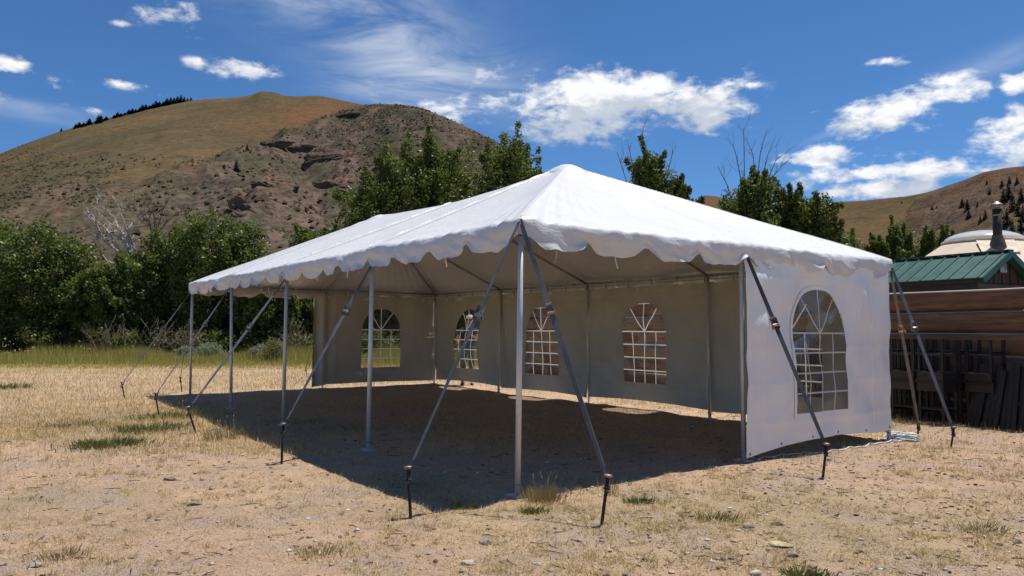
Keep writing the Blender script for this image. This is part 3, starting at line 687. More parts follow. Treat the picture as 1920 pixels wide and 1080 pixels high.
def leaf_cloud(centers, radii, n_per, size, c1, c2, seed, flat=0.0, up_bias=0.5):
    r_ = np.random.default_rng(seed); nc = len(centers)
    k = np.repeat(np.arange(nc), n_per); n_ = len(k)
    d = r_.normal(size=(n_, 3)); d /= np.linalg.norm(d, axis=1)[:, None]; rr_ = r_.random(n_) ** 0.45
    p = centers[k] + d * rr_[:, None] * radii[k]
    nrm = r_.normal(size=(n_, 3)) + d * 0.5 + np.array([0, 0, up_bias]); nrm /= np.linalg.norm(nrm, axis=1)[:, None]
    t = np.cross(nrm, r_.normal(size=(n_, 3))); t /= np.linalg.norm(t, axis=1)[:, None]; b2 = np.cross(nrm, t)
    s = size * r_.uniform(.6, 1.25, n_)
    V = np.stack([p - t * (s * .55)[:, None], p + b2 * (s * .36)[:, None] + nrm * (s * .08)[:, None], p + t * (s * .6)[:, None], p - b2 * (s * .36)[:, None] + nrm * (s * .08)[:, None]], 1).reshape(-1, 3)
    Fq = np.arange(n_ * 4).reshape(-1, 4)
    kc = r_.random(nc)[k]; q = np.clip(kc * .7 + r_.random(n_) * .3, 0, 1)[:, None]
    col = (np.array(c1) * (1 - q) + np.array(c2) * q) * r_.uniform(.75, 1.25, n_)[:, None]
    return V, Fq, np.repeat(col, 4, 0)

def sage(px, py, Y, h, wdt, c1, c2, name, lab):
    g = P(px, py, Y); root = thing(name, lab, 'shrub', (g.x, Y, 0)); r_ = rng
    cs = np.array([(r_.normal(0, wdt * .28), r_.normal(0, wdt * .28), h * (.25 + .5 * r_.random())) for _ in range(60)])
    cs[:, 2] *= (1 - (np.hypot(cs[:, 0], cs[:, 1]) / wdt) ** 2 * .8).clip(.3, 1)
    rd = np.full((60, 3), .2) * h * np.array([1, 1, 1.4])
    V, Fq, col = leaf_cloud(cs, rd, 90, .055, c1, c2, int(px), up_bias=.2)
    bigmesh('foliage', V + np.array(root.location), Fq, M['grass'], root, col)
    mb = MB()
    for c in cs[:16]: mb.tube([root.location, root.location + Vector(c) * .5, root.location + Vector(c)], [.02, .012, .006], 5)
    part('stems', mb, M['bark'], root)
sage(392, 668, 33, .95, .9, (0.21, 0.24, 0.16), (0.30, 0.33, 0.24), 'sagebrush', 'rounded pale sage green bush seen past the left tent legs')
sage(350, 672, 34, .7, .7, (0.23, 0.25, 0.17), (0.30, 0.33, 0.22), 'sagebrush', 'smaller pale sage bush just left of the rounded one')
sage(513, 665, 32, 1.1, .75, (0.15, 0.17, 0.06), (0.22, 0.22, 0.09), 'sagebrush', 'olive green bush seen under the canopy between two left legs')
sage(485, 668, 33, .8, .6, (0.24, 0.26, 0.19), (0.30, 0.32, 0.24), 'sagebrush', 'grey sage bush touching the olive green bush on its left')

# ------------------------------------------------------------------ hills
def interp(x, pts): xs = [p[0] for p in pts]; ys = [p[1] for p in pts]; return np.interp(x, xs, ys)
def smooth1(a, k=5):
    ker = np.hanning(k + 2)[1:-1]; ker /= ker.sum(); return np.convolve(np.pad(a, k // 2, mode='edge'), ker, 'valid')
def px_to_az_el(px, py):
    r_ = ray(px, py); return math.atan2(r_.x, r_.y), math.atan2(r_.z, math.hypot(r_.x, r_.y))
def hill(name, sil, dist, d0, az_px, nrad, colfn, power=1.1, base=-0.5, rough=1.0, seed=NZ, back=2.0):
    """sil: silhouette as seen (px,y); dist: (px, metres to the crest); radial heightfield"""
    pxs = az_px; azs = []; els = []
    sy = smooth1(interp(pxs, sil), 7)
    for a, b_ in zip(pxs, sy): q = px_to_az_el(a, b_); azs.append(q[0]); els.append(q[1])
    azs = np.array(azs); els = np.array(els); D = smooth1(interp(pxs, dist), 61); H = D * np.tan(els) + HC
    s = np.concatenate([np.linspace(0, 1, nrad), 1 + np.linspace(0, 1, 14)[1:] ** 1.3 * (back - 1)])
    SS, AA = np.meshgrid(s, azs, indexing='ij'); DD = d0 + (D[None] - d0) * SS
    Hs = smooth1(H, 81); H = Hs[None] + (H - Hs)[None] * sst(SS, .72, .98)
    prof = np.where(SS <= 1, SS.clip(0, 1) ** power, 1 - (SS - 1) * 0.7)
    Z = base + (H - base) * prof
    X = DD * np.sin(AA); Y = DD * np.cos(AA)
    el_here = np.arctan2(Z - HC, DD)
    pxg = np.broadcast_to(pxs[None], SS.shape)
    pyg = 618 - np.tan(el_here) * F * 1.0     # nominal image row, only used to lay out soil zones
    col, rock, scrub, disp = colfn(pxg, pyg, X, Y, SS)
    fade = sst(SS, 0, .08) * (1 - 0.93 * sst(SS, .82, 1.0) * (SS <= 1))
    Z = Z + disp * fade * rough
    V = np.stack([X, Y, Z], -1).reshape(-1, 3); nw = len(azs)
    ii, jj = np.meshgrid(np.arange(len(s) - 1), np.arange(nw - 1), indexing='ij'); a_ = (ii * nw + jj).ravel()
    Fq = np.stack([a_, a_ + 1, a_ + nw + 1, a_ + nw], -1)
    z = np.stack([rock, scrub, rock * 0], -1).reshape(-1, 3)
    o = bigmesh(name, V, Fq, M['hill'], cols=col.reshape(-1, 3), smooth=True, zone=z)
    structure(o)
    return dict(X=X, Y=Y, Z=Z, px=pxg, py=pyg, rock=rock, scrub=scrub, azs=azs, s=s, nrad=nrad)

GRASS = np.array((0.148, 0.106, 0.058)); OLIVE = np.array((0.108, 0.088, 0.052)); RED = np.array((0.165, 0.092, 0.050)); ROCK = np.array((0.138, 0.103, 0.082)); SCREE = np.array((0.180, 0.118, 0.096)); ORG = np.array((0.235, 0.13, 0.085)); SAGE = np.array((0.078, 0.074, 0.048))
def gau(px, py, cx, cy, rx, ry): return np.exp(-((px - cx) / rx) ** 2 - ((py - cy) / ry) ** 2)
def lerp(a, b_, k): return a * (1 - k[..., None]) + b_ * k[..., None]
def left_zones(px, py, X, Y, SS):
    n1_ = fbm(X * .012, Y * .012, 5, NZ2); n2_ = fbm(X * .05, Y * .05, 4, NZ3)
    # boundary of the eroded face: to the right / below this line
    by = interp(px.ravel(), [(-400, 420), (0, 415), (150, 372), (260, 372), (330, 345), (420, 300), (470, 285), (530, 262), (600, 232), (680, 197), (700, 180), (1400, 100)]).reshape(px.shape)
    rock = sst(py - by + (n1_ - .5) * 45, -6, 14)
    rock = rock * (.5 + .5 * sst(px, 200, 420))
    c = lerp(GRASS, OLIVE, sst(n1_, .42, .62))
    c = lerp(c, RED, .95 * np.clip(gau(px, py, 635, 212, 90, 26) + gau(px, py, 560, 238, 120, 20) * .7 + gau(px, py, 460, 262, 120, 16) * .35, 0, 1))
    c = lerp(c, SAGE, .9 * np.clip(gau(px, py, 215, 240, 60, 9) + gau(px, py, 500, 180, 35, 10) + gau(px, py, 100, 262, 50, 7) * .7 + gau(px, py, 548, 194, 12, 5) + gau(px, py, 345, 330, 25, 3) + gau(px, py, 300, 290, 12, 12) * .5, 0, 1) * sst(n2_, .3, .5))
    rc = lerp(ROCK, SAGE * np.array((.95, 1.05, 1.0)), sst(n2_ * .6 + n1_ * .4, .42, .58) * .8)
    streak = fbm(px * .035 + py * .02, py * .004 + 3, 3, NZ)       # gullies running down the slope
    rc = lerp(rc, SCREE, sst(streak, .5, .68) * .65)
    for (cx, cy, rx, ry) in [(75, 392, 32, 28), (660, 318, 38, 14), (530, 450, 28, 60), (585, 420, 22, 40)]: rc = lerp(rc, SCREE * 1.1, .9 * gau(px, py, cx, cy, rx, ry))
    for (cx, cy, rx, ry) in [(140, 368, 26, 16), (355, 345, 34, 18), (505, 345, 26, 12), (640, 345, 25, 8), (480, 390, 20, 10)]: rc = lerp(rc, ORG, .75 * gau(px, py, cx, cy, rx, ry))
    c = lerp(c, rc, rock)
    scrub = np.clip(.18 + .9 * rock + .6 * sst(py, 300, 380), 0, 1)
    rid = 1 - np.abs(fbm(X * .022 + Y * .006, Y * .012, 4, NZ3) * 2 - 1)
    disp = (fbm(X * .012, Y * .012, 3) - .5) * 14 * (1 - rock * .3) + rock * ((rid - .7) * 17 + (fbm(X * .05, Y * .05, 4, NZ2) - .5) * 9 + (fbm(X * .16, Y * .16, 3, NZ) - .5) * 4) + (n2_ - .5) * 2.5
    return c, rock, scrub, disp
silL = [(-1500, 600), (-900, 520), (-500, 430), (-250, 370), (-100, 322), (0, 288), (50, 268), (115, 245), (150, 235), (215, 218), (300, 200), (360, 188), (380, 186), (450, 182), (472, 178), (488, 171), (515, 173), (532, 180), (560, 181), (595, 179), (620, 183), (680, 196), (740, 196), (790, 203), (840, 222), (880, 240), (925, 262), (980, 300), (1050, 352), (1120, 400), (1250, 470), (1400, 540), (1600, 600), (1800, 612)]
distL = [(-1500, 900), (0, 860), (480, 900), (640, 820), (720, 640), (900, 560), (1300, 500), (1800, 450)]
pxL = np.concatenate([np.linspace(-1500, -60, 60, endpoint=False), np.linspace(-60, 1080, 540, endpoint=False), np.linspace(1080, 1800, 60)])
HL = hill('left_hill', silL, distL, 120, pxL, 200, left_zones, 1.12)
def right_zones(px, py, X, Y, SS):
    n1_ = fbm(X * .008, Y * .008, 5, NZ2); n2_ = fbm(X * .04, Y * .04, 4, NZ3)
    by = interp(px.ravel(), [(1200, 700), (1640, 500), (1715, 400), (1760, 380), (1800, 350), (1830, 330), (1870, 318), (3000, 310)]).reshape(px.shape)
    rock = sst(py - by + (n1_ - .5) * 40, -6, 12) * sst(px, 1640, 1740)
    c = lerp(RED * .9, OLIVE * np.array((1.12, .92, .82)), sst(py + (n1_ - .5) * 60, 378, 405)); c = lerp(c, GRASS, .4 * sst(n2_, .4, .6))
    c = lerp(c, SAGE * .8, .9 * np.clip(gau(px, py, 1640, 405, 50, 9) + gau(px, py, 1700, 392, 25, 6) + gau(px, py, 1610, 425, 30, 5), 0, 1) * sst(n2_, .35, .5))
    rc = lerp(ROCK, RED * .8, sst(n1_, .4, .6) * .6); rc = lerp(rc, ROCK * .45, .85 * np.clip(gau(px, py, 1870, 330, 60, 16) + gau(px, py, 1730, 408, 25, 12) + gau(px, py, 1800, 360, 40, 8) * .6, 0, 1))
    c = lerp(c, rc, rock)
    rid = 1 - np.abs(fbm(X * .016 + Y * .004, Y * .009, 4, NZ3) * 2 - 1)
    disp = (fbm(X * .01, Y * .01, 3) - .5) * 10 + rock * ((rid - .7) * 24 + (fbm(X * .07, Y * .07, 3, NZ2) - .5) * 8) + (n2_ - .5) * 3
    return c, rock, np.clip(.3 + rock * .5, 0, 1), disp
silR = [(900, 560), (1150, 440), (1260, 400), (1300, 378), (1322, 366), (1345, 368), (1380, 384), (1440, 388), (1500, 383), (1560, 379), (1620, 376), (1700, 368), (1740, 360), (1780, 347), (1810, 337), (1840, 324), (1880, 316), (1920, 312), (2000, 298), (2300, 250), (2900, 300), (3800, 420)]
distR = [(900, 1100), (1500, 1150), (1760, 1000), (1850, 860), (2400, 800), (3800, 800)]
pxR = np.concatenate([np.linspace(900, 1280, 60, endpoint=False), np.linspace(1280, 1960, 290, endpoint=False), np.linspace(1960, 3800, 70)])
HR = hill('right_hill', silR, distR, 160, pxR, 150, right_zones, 1.15)

def hill_at(Hd, px, py):
    """surface point of the hill near a picture position"""
    nr = Hd['nrad']; j = int(np.argmin(np.abs(Hd['px'][0] - px)))
    el_t = px_to_az_el(px, py)[1]
    e = np.arctan2(Hd['Z'][:nr, j] - HC, np.hypot(Hd['X'][:nr, j], Hd['Y'][:nr, j]))
    ok = np.where(e >= el_t)[0]; i = int(ok[0]) if len(ok) else nr - 1
    return Vector((Hd['X'][i, j], Hd['Y'][i, j], Hd['Z'][i, j]))
# scrub on the lower and rocky slopes: real little bushes, countless
oc = np.array([(1, 0, 0), (0, 1, 0), (-1, 0, 0), (0, -1, 0), (0, 0, 1)]); ocf = np.array([(0, 1, 4), (1, 2, 4), (2, 3, 4), (3, 0, 4)])
nr = HL['nrad']; X_, Y_, Z_ = HL['X'][:nr].ravel(), HL['Y'][:nr].ravel(), HL['Z'][:nr].ravel()
pxq = HL['px'][:nr].ravel(); wgt = HL['scrub'][:nr].ravel() * (pxq > -60) * (pxq < 1100) * np.repeat(np.linspace(.2, 1, nr), HL['X'].shape[1]) * sst(fbm(X_ * .05, Y_ * .05, 3, NZ), .38, .55) * sst(HL['scrub'][:nr].ravel(), .25, .6)
idx = rng.choice(len(wgt), 15000, p=wgt / wgt.sum())
bx = X_[idx] + rng.normal(0, 1, 15000); by_ = Y_[idx] + rng.normal(0, 1, 15000); bz = Z_[idx] - .25; sz = rng.uniform(.35, 1.15, 15000)
V = (oc[None] * sz[:, None, None] * rng.uniform(.7, 1.2, (15000, 5, 1)) * np.array([1.1, 1.1, 1.2]) + np.stack([bx, by_, bz], -1)[:, None]).reshape(-1, 3)
Fq = (ocf[None] + (np.arange(15000) * 5)[:, None, None]).reshape(-1, 3)
stuff(bigmesh('hill_scrub', V, Fq, M['scrub'], cols=np.repeat(np.array((0.058, 0.052, 0.034)) * rng.uniform(.6, 1.3, (15000, 1)), 5, 0)), 'dark low scrub scattered over the eroded slope', 'scrub')
# rock outcrops
crops = [(612, 290, 52, 26, 'large dark cliff band high on the eroded slope'), (575, 278, 40, 12, 'long low rock ledge left of the dark cliff band'), (625, 345, 30, 14, 'blocky rock rib below the cliff band'), (650, 362, 26, 12, 'grey rock rib lowest and nearest the tall trees'),
         (468, 388, 34, 18, 'slanting dark rock outcrop low on the slope above the canopy'), (500, 346, 24, 9, 'small orange brown outcrop in the middle of the slope'), (455, 408, 20, 12, 'lowest small outcrop below the slanting one'), (520, 268, 34, 9, 'thin ledge at the upper edge of the eroded slope'), (660, 210, 30, 10, 'broken rock crest at the shoulder of the hill'), (300, 252, 2, 2, '')]
for i, (px, py, wx, wy, lab) in enumerate(crops[:-1]):
    c = hill_at(HL, px, py + wy * .5); D = math.hypot(c.x, c.y); vs, fs = stone_mesh(400 + i, 4); kx = wx / F * D; kz = wy / F * D
    mb = MB(); rr_ = np.array(vs); nn_ = (fbm(rr_[:, 0] * 3 + i, rr_[:, 2] * 5, 4, NZ2) - .5) * .55 + (fbm(rr_[:, 0] * 9 + i, rr_[:, 1] * 9, 3, NZ3) - .5) * .25
    rr_ = rr_ * (1 + nn_)[:, None]
    dirn = Vector((c.x, c.y, 0)).normalized(); sd = Vector((dirn.y, -dirn.x, 0))
    til = [0, .05, -.1, -.25, -.55, -.2, -.4, .2, .25][i]
    mb.add([c + sd * (v[0] * kx * math.cos(til) - v[2] * kz * math.sin(til)) + dirn * (v[1] * kx * .45) + Vector((0, 0, v[2] * kz * math.cos(til) + v[0] * kx * math.sin(til))) - Vector((0, 0, kz * .2)) for v in rr_], fs)
    tag(part('rock_outcrop', mb, M['rockm'], origin=c), lab, 'rock')

# ------------------------------------------------------------------ conifers
def conifer_mesh(seed):
    r_ = np.random.default_rng(seed); Vv = []; Ff = []; cc = []; k = 0; n_t = 11
    for i in range(n_t):
        z = .10 + .86 * i / (n_t - 1); rr_ = .23 * (1 - z) ** .85 + .015; m_ = 11
        for j in range(m_):
            a = 6.283 * j / m_ + r_.uniform(-.25, .25); L = rr_ * r_.uniform(.65, 1.2); dz = -.05 - .05 * r_.random()
            t_ = .35
            p0 = np.array([0, 0, z + .03]); p1 = np.array([math.cos(a + t_) * L * .7, math.sin(a + t_) * L * .7, z + dz * .3]); p2 = np.array([math.cos(a) * L, math.sin(a) * L, z + dz]); p3 = np.array([math.cos(a - t_) * L * .7, math.sin(a - t_) * L * .7, z + dz * .3])
            Vv += [p0, p1, p2, p3]; Ff.append((k, k + 1, k + 2, k + 3)); k += 4; c_ = np.array((0.022, 0.036, 0.018)) * r_.uniform(.6, 1.7); cc += [c_] * 4
    return np.array(Vv), np.array(Ff), np.array(cc)
con_protos = []
def make_conifer(seed, lab, group):
    V, Fq, cc = conifer_mesh(seed); root = thing('conifer', lab, 'conifer', (0, 0, 0), group)
    bigmesh('crown', V, Fq, M['needle'], root, cc); part('trunk', MB().tube([(0, 0, -.05), (0, 0, .9)], [.018, .004], 5), M['bark'], root); return root
def place_conifers(items, Hd, group, lab_default):
    global con_protos
    for k, it in enumerate(items):
        px, py, hpx, wf = it[:4]; lab = it[4] if len(it) > 4 else lab_default; grp = None if len(it) > 4 else group
        c = hill_at(Hd, px, py); h = hpx / F * math.hypot(c.x, c.y) * .92
        if len(con_protos) < 4: o = make_conifer(50 + len(con_protos), lab, grp); con_protos.append(o)
        else:
            o = copy_tree(con_protos[k % 4]); o['label'] = lab
            if grp: o['group'] = grp
            elif 'group' in o: del o['group']
        if grp: o['group'] = grp
        o.location = c - Vector((0, 0, h * .06)); o.scale = (h * wf * 1.6, h * wf * 1.6, h); o.rotation_euler = (0, 0, k * 1.7)
row = [(115, 247, 8, 1.2), (143, 241, 9, 2.2), (150, 239, 11, 2), (158, 238, 9, 2.2), (168, 234, 13, 2), (184, 231, 16, 1.8), (190, 229, 14, 1.8), (200, 226, 9, 2)]
row += [(215 + i * 6.5, 222 - i * 1.75, 8 + 3 * math.sin(i * 1.7) + .3 * i, 1.9) for i in range(16)] + [(314, 197, 15, 1.5), (320, 196, 16, 1.4), (327, 195, 14, 1.4), (333, 194, 16, 1.3), (340, 192, 17, 1.2), (346, 191, 12, 1.2), (351, 190, 8, 1.2), (358, 189, 8, 1.2)]
place_conifers(row, HL, 'conifers along the ridge of the left hill', 'dark conifer in the row along the left hill ridge')
place_conifers([(447, 327, 24, 1.0, 'lone dark conifer standing on the edge of the eroded slope'), (465, 281, 13, 1.0, 'small lone conifer on the grass slope above the eroded face')], HL, None, '')
rowR = [(1880, 380, 26, .9), (1890, 372, 30, .9), (1897, 395, 30, .9), (1905, 405, 26, .9), (1873, 410, 26, .9), (1885, 425, 30, .9), (1912, 385, 24, .9), (1916, 420, 28, .9), (1860, 395, 14, 1), (1803, 388, 18, 1), (1812, 398, 20, 1), (1815, 412, 18, 1), (1846, 415, 16, 1), (1835, 418, 12, 1), (1830, 388, 10, 1), (1746, 396, 10, 1), (1757, 390, 6, 1), (1855, 368, 12, 1), (1893, 345, 14, 1), (1878, 350, 12, 1), (1905, 350, 14, 1), (1895, 440, 26, .9), (1910, 450, 26, .9), (1690, 382, 6, 1), (1850, 345, 8, 1)]
place_conifers(rowR, HR, 'conifers scattered on the right hill', 'dark conifer on the rocky flank of the right hill')

# ------------------------------------------------------------------ trees
def branchy(mb, p, d, L, r_, depth, rnd, spread=.6, seg=4, up_=.15, minr=.006, col=None, kids=3):
    pts = [Vector(p)]; rad_ = [r_]; dd = Vector(d).normalized()
    for i in range(seg):
        dd = (dd + Vector((rnd.normal(0, .14), rnd.normal(0, .14), rnd.normal(0, .10) + up_ * .3))).normalized()
        pts.append(pts[-1] + dd * L / seg); rad_.append(max(minr, r_ * (1 - .62 * (i + 1) / seg)))
    mb.tube(pts, rad_, 5 if r_ < .06 else 8, True, col)
    if depth > 0:
        for k in range(kids):
            i = rnd.integers(max(1, seg // 2), seg + 1); a = rnd.uniform(0, 6.28)
            side = Vector((math.cos(a), math.sin(a), rnd.uniform(-.1, .6)))
            branchy(mb, pts[i], (dd + side * spread).normalized(), L * rnd.uniform(.55, .8), max(minr, rad_[i] * .75), depth - 1, rnd, spread, seg, up_, minr, col, kids)

def make_tree(seed, kind):
    """unit tree: height 1 (crown top), half width ~0.5 in x and y, built to be scaled"""
    r_ = np.random.default_rng(seed); cs = []; rd = []
    if kind == 'bush':
        for _ in range(260):
            d = r_.normal(size=3); d /= np.linalg.norm(d); k = r_.random() ** .28
            z = .50 + d[2] * .46 * k; wd = .47 * (1 if z > .3 else .93)
            cs.append((d[0] * wd * k, d[1] * wd * k, max(.04, z))); rd.append((.085, .085, .062))
        npc, size = 62, 1.0
    elif kind == 'tall':
        lobes = [(x_ * .27 + r_.uniform(-.05, .05), r_.uniform(-.2, .2), z_ + r_.uniform(-.03, .03), r_.uniform(.17, .23), r_.uniform(.09, .135)) for x_, z_ in ((-1, .62), (-.5, .78), (.1, .80), (.6, .74), (1, .60), (-.3, .62), (.4, .60))] + [(0, 0, .42, .30, .34)]
        for (lx, ly, lz, lr, lh) in lobes:
            for _ in range(32):
                d = r_.normal(size=3); d /= np.linalg.norm(d); k = r_.random() ** .3
                cs.append((lx + d[0] * lr * k, ly + d[1] * lr * k, max(.05, lz + d[2] * lh * k))); s = r_.uniform(.055, .10); rd.append((s, s, s * .8))
        for j in range(22):     # leafy sprays that break the outline
            lx, ly, lz, lr, lh = lobes[j % 7]; a = r_.uniform(0, 6.28); q0 = r_.uniform(.1, 1.0); x0, y0, z0 = lx + math.cos(a) * lr * q0, ly + math.sin(a) * lr * q0, lz + lh * .75 * math.sqrt(1 - q0 * q0)
            top = max(.97, z0 + .05) if j == 2 else min(.98, z0 + r_.uniform(.02, .085)); dx = (x0 - lx) * r_.uniform(.3, 1.2) + r_.normal(0, .05); dy = r_.normal(0, .05)
            for q in np.linspace(0, 1, 4):
                s = .042 * (1 - .5 * q) + .008; cs.append((x0 + dx * q + r_.normal(0, .012), y0 + dy * q, z0 + (top - z0) * q)); rd.append((s, s, s * .8))
        npc, size = 60, 1.0
    else:  # sparse
        stems = [(r_.uniform(-.3, .3), r_.uniform(-.2, .2), r_.uniform(.55, .9)) for _ in range(5)] + [(.10, 0, .99)]
        for (sx, sy, top) in stems:
            for _ in range(16):
                z = r_.uniform(.25, top); sp_ = .13 * (1 - (z / top) ** 3) + .015; a = r_.uniform(0, 6.28)
                cs.append((sx * z * 1.2 + math.cos(a) * sp_, sy * z * 1.2 + math.sin(a) * sp_, z)); s = r_.uniform(.018, .035); rd.append((s * 1.6, s * 1.6, s))
        npc, size = 75, 1.0
    return np.array(cs), np.array(rd), npc
LG1 = (0.055, 0.082, 0.022); LG2 = (0.150, 0.175, 0.048)
VARI = {}
def tree(px, top, wpx, Y, kind, var, lab, group=None, name='broadleaf_tree', tint=(1, 1, 1), leaf=.16):
    base = P(px, 700, Y); tp = P(px, top, Y); h = tp.z * (1.05 if kind == 'bush' else 1.0); wdt = wpx / F * Y * 1.2
    loc = Vector((base.x, Y, 0)); key = (kind, var)
    root = thing(name, lab, 'tree', loc, group)
    cs, rd, npc = make_tree(900 + var * 7 + len(kind), kind)
    # scaled copy: clump shape real-size, leaves real-size
    a = rng.uniform(0, 6.28) if kind != 'sparse' else 0
    rc = np.stack([cs[:, 0] * math.cos(a) - cs[:, 1] * math.sin(a), cs[:, 0] * math.sin(a) + cs[:, 1] * math.cos(a), cs[:, 2]], -1)
    rc = rc * np.array([wdt, wdt * .8, h]) * .97
    rdd = rd * np.array([wdt, wdt, h])
    rdd = np.clip(rdd, .16, .60) if kind != 'bush' else np.clip(rdd, .3, .62)
    V, Fq, col = leaf_cloud(rc, rdd, npc, leaf, LG1, LG2, 31 + int(px) + 2000, up_bias=.45)
    V = V[(V[:, 2].reshape(-1, 4).min(1) > .02).repeat(4)]; nq = len(V) // 4
    bigmesh('crown', V + np.array(loc), np.arange(nq * 4).reshape(-1, 4), M['leaf'], root, (col[:nq * 4]) * np.array(tint))
    mb = MB(); rnd = np.random.default_rng(int(px) + 5000)
    tr = max(.06, h * .012); nst = 2 if kind == 'bush' else 3
    for k in range(nst):
        q = rc[rnd.integers(0, len(rc))]; e = Vector((q[0] * .4, q[1] * .4, h * (.55 if kind == 'bush' else .8)))
        mb.tube([loc + Vector((0, 0, -.1)), loc + e * .35 + Vector((rnd.normal(0, .1), 0, 0)), loc + e * .7, loc + e], [tr, tr * .75, tr * .5, tr * .15], 8)
    for q in rc[:: max(1, len(rc) // 22)]:
        s_ = Vector((q[0] * .35, q[1] * .35, q[2] * .55)); e = Vector(q); mid = (s_ + e) / 2 + Vector((0, 0, .12))
        mb.tube([loc + s_, loc + mid, loc + e], [tr * .4, tr * .28, tr * .08], 5)
    part('trunk', mb, M['bark'], root)
    return root
def bare(root, lines, Y):
    """bare branches that rise out of a crown; each given by picture points at depth Y"""
    lx0 = sum(l[0][0] for l in lines) / len(lines)
    for ln in lines:
        mb = MB(); pts = [P(a, b_, Y + random.uniform(-.4, .4)) for a, b_ in [(ln[0][0] * .72 + lx0 * .28, ln[0][1] + 60)] + ln]; n_ = len(pts)
        mb.tube(pts, [.028 * (1 - i / n_) + .007 for i in range(n_)], 5)
        rnd = np.random.default_rng(int(ln[0][0] * 3 + ln[-1][1]))
        for i in range(1, n_):
            for _ in range(2):
                t_ = rnd.random(); p = pts[i - 1].lerp(pts[i], t_); d = (pts[i] - pts[i - 1]).normalized() + Vector((rnd.normal(0, .5), rnd.normal(0, .3), rnd.uniform(0, .3)))
                branchy(mb, p, d, rnd.uniform(.35, .9), .010, 1, rnd, .5, 3, .1, .005, None, 2)
        part('bare_branch', mb, M['dead2'], root)

hedge = [(-150, 400, 230, 42, 'leafy bush tree just outside the left edge of the field'),
 (-40, 408, 180, 41, 'broad leafy tree cut by the left edge'), (55, 412, 160, 40, 'rounded leafy tree second from the left edge'), (125, 440, 130, 42, 'leafy tree left of the bleached dead tree'),
 (190, 492, 110, 40, 'low leafy tree directly under the bleached dead tree'), (250, 462, 110, 41, 'leafy tree right of the bleached dead tree'), (318, 415, 130, 42, 'leafy tree in front of the brown dead tree'),
 (385, 388, 140, 41, 'highest rounded leafy tree of the left hedge'), (448, 408, 120, 42, 'leafy tree right of the highest rounded one'), (500, 478, 110, 40, 'low leafy tree touching the canopy edge'),
 (560, 500, 120, 43, 'leafy tree seen under the canopy left of the far end wall'), (625, 470, 120, 45, 'leafy tree behind the far end wall of the tent'), (690, 480, 130, 44, 'leafy tree behind the first window'), (780, 470, 140, 45, 'leafy tree behind the far corner of the tent'), (870, 460, 140, 46, 'leafy tree behind the second window')]
for i, (px, tp, wp, Y, lab) in enumerate(hedge): tree(px, tp, wp, Y, 'bush', i, lab, 'leafy trees hedging the field')
tree(592, 396, 130, 50, 'tall', 1, 'small leafy tree rising above the left canopy slope')
tree(742, 226, 200, 46, 'tall', 2, 'tall dense tree left of centre behind the canopy')
tree(690, 318, 120, 45, 'bush', 21, 'lower tree at the left foot of the tall dense tree')
tree(820, 218, 165, 47, 'tall', 3, 'tall tree with a pointed top against the hill shoulder')
tree(872, 268, 190, 49, 'bush', 23, 'lower tree filling the gap between the two tall groups')
t_ = tree(935, 214, 185, 46, 'tall', 4, 'tall tree with loose upright twigs against the white cloud')
tree(1020, 260, 150, 47, 'tall', 5, 'tree whose twigs reach right over the canopy peak')
tree(970, 318, 190, 48, 'bush', 25, 'broad dark tree behind the canopy peak')
t1 = tree(1232, 240, 118, 42, 'tall', 6, 'isolated upright tree right of the canopy peak with bare side branches')
bare(t1, [[(1175, 340), (1165, 310), (1157, 285)], [(1190, 325), (1182, 290), (1178, 270)], [(1208, 300), (1204, 265), (1206, 240)], [(1250, 330), (1258, 300), (1262, 280)]], 42)
tree(1276, 312, 76, 42.5, 'tall', 7, 'small loose tree against the sky right of the isolated upright one')
t2 = tree(1408, 294, 150, 40, 'tall', 8, 'tree with many bare top branches left of the small notch in the trees')
bare(t2, [[(1388, 330), (1380, 290), (1374, 270)], [(1396, 330), (1395, 270), (1394, 240)], [(1420, 330), (1427, 280), (1438, 243)], [(1440, 335), (1455, 300), (1475, 285)], [(1415, 325), (1412, 290), (1400, 262)], [(1365, 350), (1355, 330), (1346, 312)], [(1450, 330), (1465, 312), (1478, 300)], [(1430, 330), (1440, 290), (1448, 268)]], 40)
tree(1372, 352, 80, 41, 'bush', 28, 'dark tree at the left foot of the one with bare branches')
tree(1462, 318, 120, 41, 'tall', 9, 'tree right beside the one with many bare branches')
tree(1524, 336, 115, 41, 'tall', 10, 'rounded pointed tree right of the small notch in the trees')
tree(1500, 410, 130, 42, 'bush', 30, 'broad low tree behind the right canopy slope')
tree(1575, 425, 90, 43, 'bush', 31, 'low tree where the treeline starts to drop at the right')
for i, (px, tp, wp) in enumerate([(1612, 418, 55), (1650, 425, 50), (1693, 390, 60), (1735, 415, 60), (1775, 412, 60), (1812, 425, 50), (1915, 425, 40), (1960, 410, 70)]):
    tree(px, tp, wp, 56, 'tall', 40 + i, ['narrow tree left of the tallest one above the green roof', 'small dark tree between two narrow ones above the green roof', 'tallest narrow tree above the green roof', 'bushy tree right of the tallest one above the green roof', 'tree just left of the yurt dome', 'low tree partly hidden by the yurt dome', 'tree right of the yurt stovepipe', 'tree beyond the right edge behind the yurt'][i], 'narrow trees behind the shed and the yurt', leaf=.15)
    tree(px + 15, tp + 38, wp * 1.7, 58, 'bush', 60 + i, ['low bushy tree behind the left end of the green roof', 'low bushy tree behind the green roof ridge', 'low bushy tree under the tallest narrow one', 'low bushy tree right of the tallest narrow one', 'low bushy tree left of the yurt roof', 'low bushy tree behind the yurt roof', 'low bushy tree right of the stovepipe', 'low bushy tree past the right edge'][i], 'low trees behind the shed and the yurt', leaf=.15)

